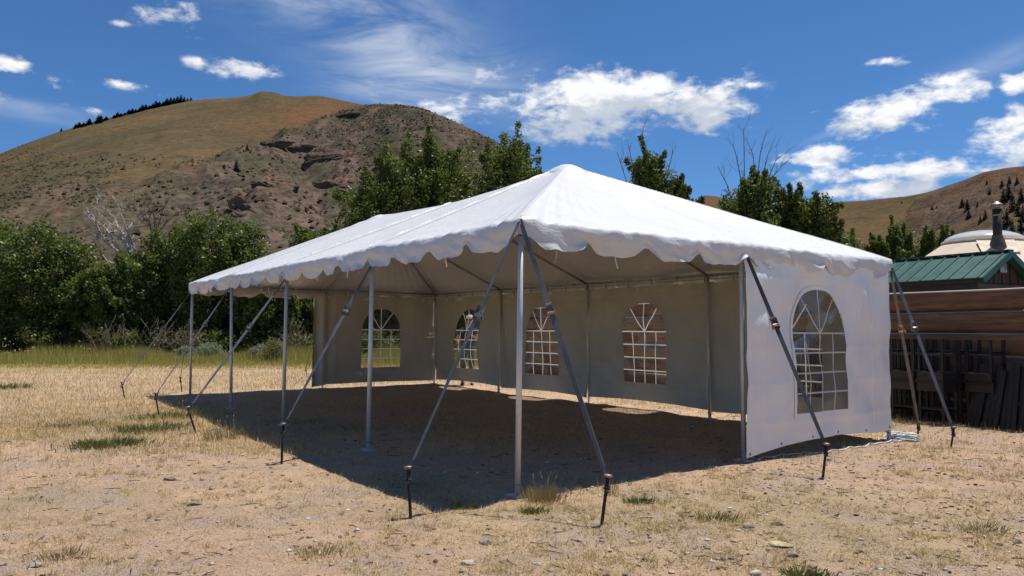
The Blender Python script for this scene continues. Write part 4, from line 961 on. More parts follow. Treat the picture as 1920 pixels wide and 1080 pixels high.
# low undergrowth that closes the foot of the tree belt
nu = 760; ux = rng.uniform(-36, 16, nu); uy = 38.0 + rng.random(nu) * 3.0; uz = rng.uniform(.1, 1.1, nu)
V, Fq, col = leaf_cloud(np.stack([ux, uy, uz], -1), np.tile(np.array((.55, .45, .42)), (nu, 1)), 62, .15, (0.045, 0.065, 0.02), (0.13, 0.14, 0.045), 4242, up_bias=.4)
stuff(bigmesh('undergrowth', V, Fq, M['leaf'], cols=col), 'low leafy undergrowth along the foot of the trees', 'undergrowth')
# dead trees
def dead_tree(px, Y, base_py, spec, mat, name, lab, r0_=.09, minr=.012, kids=3, depth=2):
    g = P(px, base_py, Y); root = thing(name, lab, 'dead tree', (g.x, Y, 0)); trunk = MB(); br = MB()
    trunk.tube([(g.x, Y, -.1), (g.x, Y, g.z * .5), (g.x, Y, g.z)], [r0_ * 1.6, r0_ * 1.3, r0_], 8)
    part('trunk', trunk, mat, root)
    for k, ln in enumerate(spec):
        rnd = np.random.default_rng(k + int(px)); mb = MB()
        pts = [Vector((g.x, Y, g.z))] + [P(a, b_, Y + rnd.normal(0, .25)) for a, b_ in ln]; n_ = len(pts)
        mb.tube(pts, [r0_ * .6 * (1 - i / n_) + minr for i in range(n_)], 6)
        for i in range(1, n_):
            for _ in range(3):
                p = pts[i - 1].lerp(pts[i], rnd.random()); d = (pts[i] - pts[i - 1]).normalized() + Vector((rnd.normal(0, .7), rnd.normal(0, .4), rnd.normal(.1, .4)))
                branchy(mb, p, d, rnd.uniform(.3, .8), .022, depth - 1, rnd, .75, 3, .05, minr, None, kids)
        part('branch', mb, mat, root)
dead_tree(262, 43.5, 510, [[(235, 480), (205, 460), (190, 440), (178, 415), (165, 400)], [(225, 470), (200, 430), (178, 412), (172, 400)], [(240, 450), (222, 425), (205, 420), (185, 400), (180, 385)], [(230, 450), (215, 410), (200, 395), (196, 382)], [(245, 450), (225, 400), (232, 385)], [(235, 455), (218, 440), (200, 438), (185, 440)], [(200, 490), (182, 465), (175, 450)], [(250, 460), (238, 430), (250, 418), (258, 412)]], M['dead'], 'dead_tree', 'bleached white leafless tree standing among the leafy trees at the left', .10, .016)
dead_tree(292, 44, 450, [[(290, 420), (286, 390), (284, 370)], [(297, 425), (305, 395), (318, 370)], [(285, 430), (272, 400), (268, 375)], [(300, 430), (325, 405), (345, 395)], [(280, 425), (262, 395), (250, 380)]], M['dead2'], 'dead_tree', 'brown leafless tree right of the bleached white one', .05, .009)
for i, (px, py) in enumerate([(205, 648), (360, 640), (300, 645), (560, 640)]):
    mb = MB(); g = P(px, 655, 37); rnd = np.random.default_rng(i + 90)
    for _ in range(7): branchy(mb, (g.x + rnd.normal(0, .15), 36.3, 0), (rnd.normal(0, .5), rnd.normal(0, .3), 1), 1.0, .02, 2, rnd, .8, 3, .1, .008)
    tag(part('dead_bush', mb, M['dead2'], origin=(g.x, 36.3, 0)), ['grey dead twigs under the trees left of the first stake', 'grey dead twigs under the trees beside the far left tent leg', 'grey dead twigs under the trees between the left straps', 'grey dead twigs under the trees left of the far end wall'][i], 'dead bush')

# ------------------------------------------------------------------ log pile
WD = Vector((.5, -.866, 0)); WN = Vector((-.866, -.5, 0)); W0 = Vector((7.4, 12.6, 0))
def Wp(t_, off, z=0): return W0 + WD * t_ + WN * off + Vector((0, 0, z))
wall = thing('log_wall', 'long stack of brown stained squared logs behind and right of the tent', 'log wall', Wp(0, -.6))
def log_mb(t0, t1, off, z, h, th, seed):
    r_ = np.random.default_rng(seed); mb = MB(); n_ = max(4, int((t1 - t0) / .35)); rows = []; prof = []
    for k in range(12):
        a = 2 * PI * k / 12 + PI / 12; c, s_ = math.cos(a), math.sin(a); e = .30
        prof.append((math.copysign(abs(c) ** e, c) * th / 2, math.copysign(abs(s_) ** e, s_) * h / 2))
    vs = []; ph = r_.uniform(0, 50)
    for i in range(n_ + 1):
        t_ = t0 + (t1 - t0) * i / n_; wv = float(fbm(t_ * .8 + ph, 0, 2) - .5) * .03; wz = float(fbm(t_ * .7 + ph, 9, 2) - .5) * .025
        for (a, b_) in prof: vs.append(Wp(t_, off + a + wv, z + b_ + wz))
    fs = [(i * 12 + j, i * 12 + (j + 1) % 12, (i + 1) * 12 + (j + 1) % 12, (i + 1) * 12 + j) for i in range(n_) for j in range(12)]
    fs += [tuple(range(11, -1, -1)), tuple(range(n_ * 12, n_ * 12 + 12))]
    return mb.add(vs, fs)
# logs are built along local x: rotate texture by giving each its own object frame
wall_rot = math.atan2(WD.y, WD.x)
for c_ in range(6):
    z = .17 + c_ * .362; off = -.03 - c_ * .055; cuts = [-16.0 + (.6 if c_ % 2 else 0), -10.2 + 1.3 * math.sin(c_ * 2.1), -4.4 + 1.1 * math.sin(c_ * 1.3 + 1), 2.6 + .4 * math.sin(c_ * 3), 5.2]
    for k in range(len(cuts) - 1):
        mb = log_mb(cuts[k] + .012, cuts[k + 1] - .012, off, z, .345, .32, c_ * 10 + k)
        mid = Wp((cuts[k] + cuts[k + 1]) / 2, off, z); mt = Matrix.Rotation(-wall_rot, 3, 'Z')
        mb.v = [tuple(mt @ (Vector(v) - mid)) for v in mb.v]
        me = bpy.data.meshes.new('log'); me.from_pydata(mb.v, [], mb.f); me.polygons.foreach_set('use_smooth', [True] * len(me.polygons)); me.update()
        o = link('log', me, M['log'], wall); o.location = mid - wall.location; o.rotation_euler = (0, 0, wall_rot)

# ------------------------------------------------------------------ stools
def make_stool():
    root = thing('stool', '', 'stool', (0, 0, 0)); Hs, Ws, Ds = .66, .44, .44; M1, M2 = M['black'], M['black2']
    part('seat', MB().box((0, 0, Hs - .012), Ws, Ds, .024, bev=.004), M2, root)
    for s in (-1, 1):
        part('apron', MB().box((0, s * (Ds / 2 - .02), Hs - .085), Ws - .02, .022, .12, bev=.003), M2, root)
        part('apron', MB().box((s * (Ws / 2 - .02), 0, Hs - .085), Ds - .084, .022, .12, X=(0, 1, 0), Y=(1, 0, 0), bev=.003), M2, root)
        for s2 in (-1, 1):
            part('leg', MB().box((s * (Ws / 2 - .035), s2 * (Ds / 2 - .05), (Hs - .03) / 2), Hs - .03, .045, .036, X=(0, 0, 1), Y=(1, 0, 0), Z=(0, 1, 0), bev=.004), M1, root)
        part('stretcher', MB().box((0, s * (Ds / 2 - .05), .24), Ws - .115, .02, .035, bev=.003), M1, root)
        part('stretcher', MB().box((s * (Ws / 2 - .035), 0, .19), Ds - .14, .02, .035, X=(0, 1, 0), Y=(1, 0, 0), bev=.003), M1, root)
    return root
stool0 = make_stool(); used = False
def stool(t_, off, z, flip, lab, dz=0):
    global used
    o = stool0 if not used else copy_tree(stool0); used = True
    p = Wp(t_, off, z); o.location = p + Vector((0, 0, .66 if flip else 0)); o.rotation_euler = (PI if flip else 0, 0, wall_rot + dz)
    o['label'] = lab; o['group'] = 'dark stools stacked against the logs'
for t_, nm in ((-2.60, 'column seen left in the end window'), (-2.14, 'column seen right in the end window'), (-.82, 'column nearest the tent'), (-.36, 'left column in plain view'), (.105, 'middle column in plain view')):
    for off, rw in ((.82, 'front'), (.37, 'back')):
        stool(t_, off, 0, False, f'dark stool, upright, bottom of the {rw} row, {nm}', random.uniform(-.02, .02))
        stool(t_, off, .664, True, f'dark upside-down stool, top of the {rw} row, {nm}', random.uniform(-.03, .03))
stool(.58, .33, 0, False, 'dark wooden stool in deep shade left of the leaning boards', .03)
stool(.58, .33, .664, True, 'dark upside-down stool in deep shade left of the leaning boards', -.04)
stool(1.55, .5, 0, False, 'dark wooden stool right of the leaning boards', .05)
stool(2.03, .5, 0, False, 'dark wooden stool at the right edge of the picture', .02)
stool(1.6, .5, .664, True, 'dark upside-down stool on the one right of the leaning boards', .05) if False else None
# leaning boards
for i in range(10):
    t_ = .47 + i * .088; o_ = .42 + .02 * (i % 3); h = [.98, .97, .93, .96, .95, .88, .97, .99, 1.0, .95][i]; tilt = [-.20, -.17, -.13, -.14, -.12, -.10, -.05, -.03, -.02, 0][i]
    root = Wp(t_ - .08, o_ + .12, .0)
    Zd = (WD * (-tilt) + WN * (-.16) + Vector((0, 0, 1))).normalized(); Xd = (WD - Zd * WD.dot(Zd)).normalized(); Yd = Zd.cross(Xd)
    mb = MB().box(root + Zd * h / 2, h, .068 + .01 * (i % 2), .04, X=Zd, Y=Xd, Z=Yd, bev=.004)
    tag(part('leaning_board', mb, M['black'], origin=root), 'dark plank leaning on the logs, ' + ['leftmost and most slanted', 'second from the left', 'third from the left', 'fourth from the left', 'fifth from the left', 'sixth from the left and shortest', 'seventh from the left', 'eighth from the left', 'ninth from the left and tallest', 'rightmost, beside a stool'][i], 'plank', 'dark planks leaning against the logs')

# ------------------------------------------------------------------ shed
ap = Vector((10.867, 16.5, 0)); phi = 1.078; rd_ = Vector((-math.cos(phi), math.sin(phi), 0)); gd = Vector((-math.sin(phi), -math.cos(phi), 0)); hw = 1.073; Hr = 3.215; Hev = 2.594
Ls = 3.7
def Sh(l, w_, z): return ap + rd_ * l + gd * w_ + Vector((0, 0, z))
shed = thing('garden_shed', 'small dark shed with a green ribbed metal roof behind the log stack', 'shed', Sh(1.8, 0, 0))
part('wall', MB().box(Sh(Ls / 2, 0, 1.24), Ls - .5, 2 * hw - .35, 2.48, X=rd_, Y=gd), M['siding'], shed)
# gable triangle
for l0 in (.22, Ls - .22):
    mb = MB(); hwi = hw - .14; zt = Hr - .06; zb = Hev - .20
    for i in range(12):
        w0_ = -hwi + 2 * hwi * i / 12 + .006; w1_ = -hwi + 2 * hwi * (i + 1) / 12 - .006
        zz = [zt - (zt - zb) * abs(q) / hwi * .86 for q in (w0_, w1_)]
        th = .022 if i % 2 else .012
        vs = [Sh(l0 - th, w0_, zb), Sh(l0 - th, w1_, zb), Sh(l0 - th, w1_, zz[1]), Sh(l0 - th, w0_, zz[0]), Sh(l0 + th, w0_, zb), Sh(l0 + th, w1_, zb), Sh(l0 + th, w1_, zz[1]), Sh(l0 + th, w0_, zz[0])]
        part('siding_board', MB().add(vs, [(0, 1, 2, 3), (7, 6, 5, 4), (0, 4, 5, 1), (1, 5, 6, 2), (2, 6, 7, 3), (3, 7, 4, 0)]), M['siding'], shed)
for s in (1, -1):
    sl_ = (Sh(0, s * hw, Hev) - Sh(0, 0, Hr)); Ln = sl_.length; sdv = sl_.normalized(); nrm = rd_.cross(sdv).normalized(); nrm = nrm if nrm.z > 0 else -nrm
    c0 = Sh(Ls / 2, 0, Hr) + sdv * (Ln / 2)
    pn = part('roof_panel', MB().box(c0, Ls, Ln, .02, X=rd_, Y=sdv, Z=nrm), M['green'], shed)
    for k in range(12):
        l_ = .403 + (k - 1) * .3232 + .02
        if l_ > Ls - .02: break
        b0_ = Sh(l_, 0, Hr) + sdv * .03 + nrm * .010; b1_ = Sh(l_, 0, Hr) + sdv * (Ln + .012) + nrm * .010; mb = MB()
        q = [(-.028, 0), (-.014, .024), (.014, .024), (.028, 0)]
        mb.add([p + rd_ * a + nrm * b_ for p in (b0_, b1_) for a, b_ in q], [(0, 1, 5, 4), (1, 2, 6, 5), (2, 3, 7, 6), (3, 2, 1, 0), (4, 5, 6, 7), (0, 4, 7, 3)])
        part('roof_rib', mb, M['green'], pn)
    part('rake_trim', MB().box(Sh(-.015, 0, Hr) + sdv * (Ln / 2) - nrm * .045, Ln + .04, .03, .13, X=sdv, Y=rd_, Z=nrm), M['greend'], shed)
    part('fascia', MB().box(Sh(Ls / 2, s * (hw - .06), Hev - .055), Ls - .04, .03, .09, X=rd_, Y=gd), M['trimb'], shed)
    part('soffit_frame', MB().box(Sh(Ls / 2, s * (hw - .14), Hev - .16), Ls - .3, .10, .14, X=rd_, Y=gd), M['trimb'], shed)
part('ridge_cap', MB().box(Sh(Ls / 2, 0, Hr + .022), Ls + .04, .20, .02, X=rd_, Y=gd), M['greend'], shed)
wf = part('window_frame', MB().box(Sh(.175, 0, Hr - .36), .016, .29, .25, X=rd_, Y=gd), M['trimb'], shed)
for q in (-.088, 0, .088): part('window_pane', MB().box(Sh(.163, q, Hr - .36), .012, .072, .20, X=rd_, Y=gd), M['glassd'], wf)
part('gable_band', MB().box(Sh(.165, 0, Hev - .16), .03, 2 * hw - .28, .10, X=rd_, Y=gd), M['trimb'], shed)

# ------------------------------------------------------------------ yurt
YC = Vector((14.95, 24.0, 0)); yurt = thing('yurt', 'tan canvas yurt with a clear domed skylight behind the green roofed shed', 'yurt', YC)
seg = 48
rows = []
for i in range(14):
    r_ = 1.12 + (4.6 - 1.12) * i / 13; z = 4.27 - (r_ - 1.12) * .70; rows.append([(YC.x + math.cos(6.28319 * j / seg) * r_, YC.y + math.sin(6.28319 * j / seg) * r_, z + (.02 * math.cos(6.28319 * j / seg * 24) * (i / 13))) for j in range(seg + 1)])
part('roof', MB().grid(rows), M['tan'], yurt, True)
part('wall', MB().lathe(YC, [(4.45, -.02), (4.45, 1.95), (4.3, 1.96)], seg), M['tan'], yurt, True)
dm = MB(); prof = [(1.13 * math.cos(a), 4.30 + .36 * math.sin(a)) for a in np.linspace(0, PI / 2 - .02, 10)]
dm.lathe(YC, prof, 36)
mt, t, b, o = base_mat('acrylic_dome'); b.inputs['Base Color'].default_value = (.88, .88, .87, 1); b.inputs['Roughness'].default_value = .12; b.inputs['Transmission Weight'].default_value = .3; b.inputs['Alpha'].default_value = .8; M['dome'] = mt
part('skylight_dome', dm, M['dome'], yurt, True)
part('dome_ring', MB().tube([(YC.x + math.cos(a) * 1.15, YC.y + math.sin(a) * 1.15, 4.29) for a in np.linspace(0, 2 * PI, 37)], .045, 6), M['patch'], yurt)
for k in range(6):
    a = PI * k / 6; part('dome_rib', MB().tube([(YC.x + math.cos(a) * 1.08 * math.cos(q), YC.y + math.sin(a) * 1.08 * math.cos(q), 4.28 + .31 * math.sin(q)) for q in np.linspace(.05, PI - .05, 12)], .03, 5), M['patch'], yurt)
sp_ = P(1871, 460, 22.6); sx, sy = sp_.x, sp_.y; rz = 4.27 - (math.hypot(sx - YC.x, sy - YC.y) - 1.12) * .70; topz = P(1871, 392, 22.6).z
st = part('stovepipe', MB().lathe((sx, sy, rz - .2), [(.122, 0), (.122, topz - rz + .2)], 18), M['pipe'], yurt, True)
part('pipe_boot', MB().lathe((sx, sy, rz - .16), [(.25, 0), (.235, .12), (.17, .36), (.145, .44), (.145, .48)], 18), M['boot'], st, True)
part('pipe_cap', MB().lathe((sx, sy, topz + .03), [(.15, 0), (.16, .02), (.16, .1), (.17, .105), (.04, .2), (.005, .21)], 18), M['headm'], st)
part('pipe_bracket', MB().lathe((sx, sy, topz - .22), [(.145, 0), (.145, .05)], 18), M['headm'], st)
mb = MB(); n0 = Vector((sx - YC.x, sy - YC.y, 0)).normalized(); tn = Vector((-n0.y, n0.x, 0)); sl2 = (n0 + Vector((0, 0, -.70))).normalized(); nn2 = tn.cross(sl2); nn2 = nn2 if nn2.z > 0 else -nn2
mb.box(Vector((sx, sy, rz + .012)) + sl2 * .05, 1.0, .75, .02, X=tn, Y=sl2, Z=nn2); part('roof_patch', mb, M['patch'], yurt)

# ------------------------------------------------------------------ THE TENT
tent = thing('frame_tent', 'large white frame tent with scalloped valance, open front and windowed side walls', 'tent', T(0, 0))
OV = 0.055       # canopy edge stands this far outside the legs
per = []          # perimeter samples (u, v, along, side)
U1, V1 = 4 * S, 2 * S
def perim():
    out = []; st_ = .05
    def seg_(u0_, v0_, u1_, v1_, side):
        L = math.hypot(u1_ - u0_, v1_ - v0_); n_ = int(round(L / st_))
        for i in range(n_): out.append((u0_ + (u1_ - u0_) * i / n_, v0_ + (v1_ - v0_) * i / n_, L * i / n_, side))
    seg_(0, 0, U1, 0, 0); seg_(U1, 0, U1, V1, 1); seg_(U1, V1, 0, V1, 2); seg_(0, V1, 0, 0, 3)
    return out
per = perim(); NP = len(per)
outn = {0: (0, -1), 1: (1, 0), 2: (0, 1), 3: (-1, 0)}
ridge_sag = lambda u: HP - 0.115 * math.sin(PI * min(1, max(0, (u - S) / (2 * S))))
NT_ = 34
def roof_pt(u, v, al, t_, k):
    ru = min(max(u, S), 3 * S); rz_ = ridge_sag(ru)
    eu = u + (-OV if u < .001 else OV if u > U1 - .001 else 0); ev = v + (-OV if v < .001 else OV if v > V1 - .001 else 0)
    bu = ru + (eu - ru) * t_; bv = S + (ev - S) * t_
    fr = (al / S) % 1.0
    sag = math.sin(PI * fr) ** .8 * (t_ ** 1.3) * (1 - t_ ** 6 * .6) * .075
    sag += .05 * math.sin(PI * t_) * math.sin(PI * fr)
    # near the eave fabric is stretched over the pipe
    z = rz_ + (HE - rz_) * t_ - sag * (1 if t_ < .97 else .7)
    z += .05 * (1 - min(1, t_ / .10)) * 0
    wr = (float(NZ(al * 7.0 + 3, t_ * 3)) - .5) * .020 * sst(t_, .82, .99) + (float(NZ2(u * 2.1 + 9, v * 2.1)) - .5) * .012
    # fine tension wrinkles fanning from the corners
    cd = min(math.hypot(u - cu, v - cv) for cu, cv in ((0, 0), (U1, 0), (0, V1), (U1, V1)))
    wr += .010 * math.exp(-cd / 1.0) * math.sin(al * 26 + t_ * 9) * sst(t_, .35, .8)
    wr += .006 * math.sin(al * 31 + 3 * math.sin(al * 2)) * sst(t_, .80, .97) * float(NZ3(al * 1.3, 2))
    return bu, bv, z + float(wr)
rows = []
for k in range(NT_ + 1):
    t_ = k / NT_; rows.append([T(*roof_pt(u, v, al, t_, k)[:2], roof_pt(u, v, al, t_, k)[2]) for (u, v, al, sd_) in per])
def scallop(al):
    f_ = (al / (S / 4)) % 1.0; d = min(f_, 1 - f_) * (S / 4)
    # deep rounded lobes meeting in narrow upward notches
    return .238 + .010 * math.sin(PI * f_) - .095 * math.exp(-(d / .092) ** 2.1)
NV = 9
edge = rows[-1]; corners = {i for i, p in enumerate(per) if p[2] == 0}
for k in range(1, NV + 1):
    r_ = []
    for i, (u, v, al, sd_) in enumerate(per):
        L = scallop(al) if True else 0
        f_ = k / NV; d = L * f_; n_ = outn[sd_]
        if i in corners:
            pn_ = outn[(sd_ - 1) % 4]; n_ = ((n_[0] + pn_[0]) * .7, (n_[1] + pn_[1]) * .7)
        # soft billows of the hanging valance
        cdist = min(al, (U1 if sd_ % 2 == 0 else V1) - al)
        w1 = (float(NZ(al * 1.7 + sd_ * 20, 4.2)) - .5) * .11 + (float(NZ2(al * 6 + sd_ * 9 + f_ * 2.5, f_ * 3)) - .5) * .075 + (float(NZ3(al * 15 + f_ * 5, f_ * 5)) - .5) * .022 + math.sin(al * 2 * PI / (S / 4) + 1.2) * .014
        w1 *= f_ * sst(cdist, 0, .35)
        out_ = .012 * math.sin(PI * min(1, f_ * 1.5)) + w1 + .012 * f_
        p = edge[i]; q = ud * (n_[0] * out_) + vd * (n_[1] * out_)
        r_.append(Vector((p.x + q.x, p.y + q.y, p.z - d)))
    rows.append(r_)
mb = MB(); nr_ = len(rows); vs = [p for r_ in rows for p in r_]
fs = [(i * NP + (j + 1) % NP, (i + 1) * NP + (j + 1) % NP, (i + 1) * NP + j, i * NP + j) for i in range(nr_ - 1) for j in range(NP)]
fs = [f for f in fs if not ((vs[f[0]] - vs[f[3]]).length < 1e-6 and (vs[f[1]] - vs[f[2]]).length < 1e-6)]
mb.add(vs, fs)
canopy = part('canopy', mb, M['fabric'], tent, True)

# pipes of the frame
def pipe(name, a, b_, r_, mat, n_=10, par=tent):
    return part(name, MB().tube([a, b_], r_, n_), mat, par, True)
IN = 0.0
legs_ = [(i * S, 0) for i in range(5)] + [(U1, S)] + [(i * S, V1) for i in range(4, -1, -1)] + [(0, S)]
corr = {(0, 0): (969, 930), (1, 0): (689, 846), (2, 0): (530, 797), (3, 0): (435, 767), (4, 0): (357, 740), (0, 1): (1395, 863), (1, 2): (1332, 786), (2, 2): (1106, 755), (3, 2): (934, 738), (4, 1): (604, 728)}
for (u, v) in legs_:
    key = (round(u / S), round(v / S)); top = T(u, v, HE - .05)
    b_ = G(*corr[key]) if key in corr else T(u, v)
    b_ = b_.lerp(T(u, v), .25); b_.z = float(gz(b_.x, b_.y))
    lg = part('tent_leg', MB().tube([b_ + Vector((0, 0, -.01)), b_.lerp(top, .5), top], .027, 14), M['alu'], tent, True)
    part('base_plate', MB().box(b_ + Vector((0, 0, .008)), .17, .14, .010, X=ud, Y=vd), M['alu'], lg)
    part('pin', MB().tube([b_ + Vector((-.045, -.02, .10)), b_ + Vector((.045, -.03, .10))], .004, 6), M['steel'], lg)
    part('corner_fitting', MB().tube([top + Vector((0, 0, -.10)), top + Vector((0, 0, .01))], .034, 12), M['steel'], lg)
pr = 0.024
def eave_in(u, v, z): return T(u, v, z)
for (a, b_) in [((i * S, 0), ((i + 1) * S, 0)) for i in range(4)] + [((i * S, V1), ((i + 1) * S, V1)) for i in range(4)] + [((0, 0), (0, S)), ((0, S), (0, V1)), ((U1, 0), (U1, S)), ((U1, S), (U1, V1))]:
    pp = pipe('eave_pipe', T(*a, HE - .055), T(*b_, HE - .055), pr, M['alud'])
    # wall cable tube just under it
    pipe('wall_cable', T(*a, HE - .115), T(*b_, HE - .115), .006, M['alud'], 6, pp)
rz2 = lambda u: ridge_sag(u) - .07
for (u, v) in legs_:
    ru = min(max(u, S), 3 * S); a = T(u, v, HE - .055); b_ = T(ru, S, rz2(ru)); 
    pts = [a.lerp(b_, q) - Vector((0, 0, .045 * math.sin(PI * q) + .03 * q * 0)) for q in np.linspace(0, 1, 7)]
    part('rafter', MB().tube(pts, pr, 10), M['alud'], tent, True)
pipe('ridge_pipe', T(S, S, rz2(S)), T(2 * S, S, rz2(2 * S)), pr, M['alud']); pipe('ridge_pipe', T(2 * S, S, rz2(2 * S)), T(3 * S, S, rz2(3 * S)), pr, M['alud'])
for q in (1, 3): part('crown_fitting', MB().lathe(T(q * S, S, rz2(q * S) - .05), [(.04, 0), (.09, .03), (.09, .08), (.03, .11)], 14), M['steel'], tent)
# a short pointed cover over each peak
for q in (1, 3): part('peak_cover', MB().lathe(T(q * S, S, HP), [(.36, -.175), (.30, -.105), (.2, -.05), (.1, -.005), (.05, .006), (.003, .01)], 20, cap=False), M['fabric'], tent, True)
# laced seam flaps along the rafters of both long sides
def seam(uS, side):
    rows = []; n_ = 60; dash = []
    for i in range(n_ + 1):
        t_ = .03 + .965 * i / n_; v = 0 if side == 0 else V1; al = uS
        ln = []
        for j, (du, dz) in enumerate([(-.075, .004), (-.03, .014), (.03, .016), (.07, .012), (.082, .030 + .008 * math.sin(i * .9))]):
            bu, bv, z = roof_pt(uS + du, v, uS + du, t_, 0); ln.append(T(bu, bv, z + dz))
        rows.append(ln)
    sm_ = part('lace_flap', MB().grid(rows), M['fabric'], tent, True)
    mb = MB()
    for i in range(2, n_ - 2):
        if i % 7 in (0, 1, 2, 3) and (i * 37 % 11) > 2:
            a = rows[i][4] + ud * .012 - Vector((0, 0, .018)); b_ = rows[i + 1][4] + ud * .012 - Vector((0, 0, .018)); mb.tube([a, b_], .009, 5)
    part('lacing', mb, M['cord'], sm_)
for uS in (S, 2 * S, 3 * S):
    for side in (0, 1): seam(uS, side)
# hip seams: slim piping along the four hips
for (cu, cv, pu) in ((0, 0, S), (0, V1, S), (U1, 0, 3 * S), (U1, V1, 3 * S)):
    sg = []
    for i in range(40):
        t_ = i / 39 * .985; bu = pu + (cu - pu) * t_ + (OV * (1 if cu > 1 else -1)) * t_; bv = S + (cv - S) * t_ + OV * (1 if cv > 1 else -1) * t_
        bu_, bv_, z = roof_pt(cu, cv, 0, t_, 0); sg.append(T(bu_, bv_, z - .002))
    part('hip_seam', MB().tube(sg, .007, 6), M['fabric'], tent, True)
# hanging ties
rt_ = np.random.default_rng(5)
def tie(u, v, z0, L, par=canopy):
    p = T(u, v, z0); mb = MB(); a = rt_.uniform(0, PI); X = Vector((math.cos(a), math.sin(a), 0)) * .008; rows = []
    b2 = rt_.normal(0, .25, 2)
    for i in range(6): q = i / 5; c = p + Vector((b2[0] * L * q * q * .6, b2[1] * L * q * q * .6, -L * q)); rows.append([c - X, c + X])
    part('tie_strap', mb.grid(rows), M['rope'], par)
for i in range(14): tie(.5 + i * .85 + rt_.normal(0, .1), .02, HE - .16, rt_.uniform(.12, .24))
for i in range(7): tie(.02, .45 + i * .82 + rt_.normal(0, .1), HE - .16, rt_.uniform(.12, .22))
for i in range(19): tie(.3 + i * .63 + rt_.normal(0, .08), V1 - .05, HE - .03, rt_.uniform(.10, .30))
for i in range(9): tie(U1 - .05, .35 + i * .65, HE - .03, rt_.uniform(.12, .30))

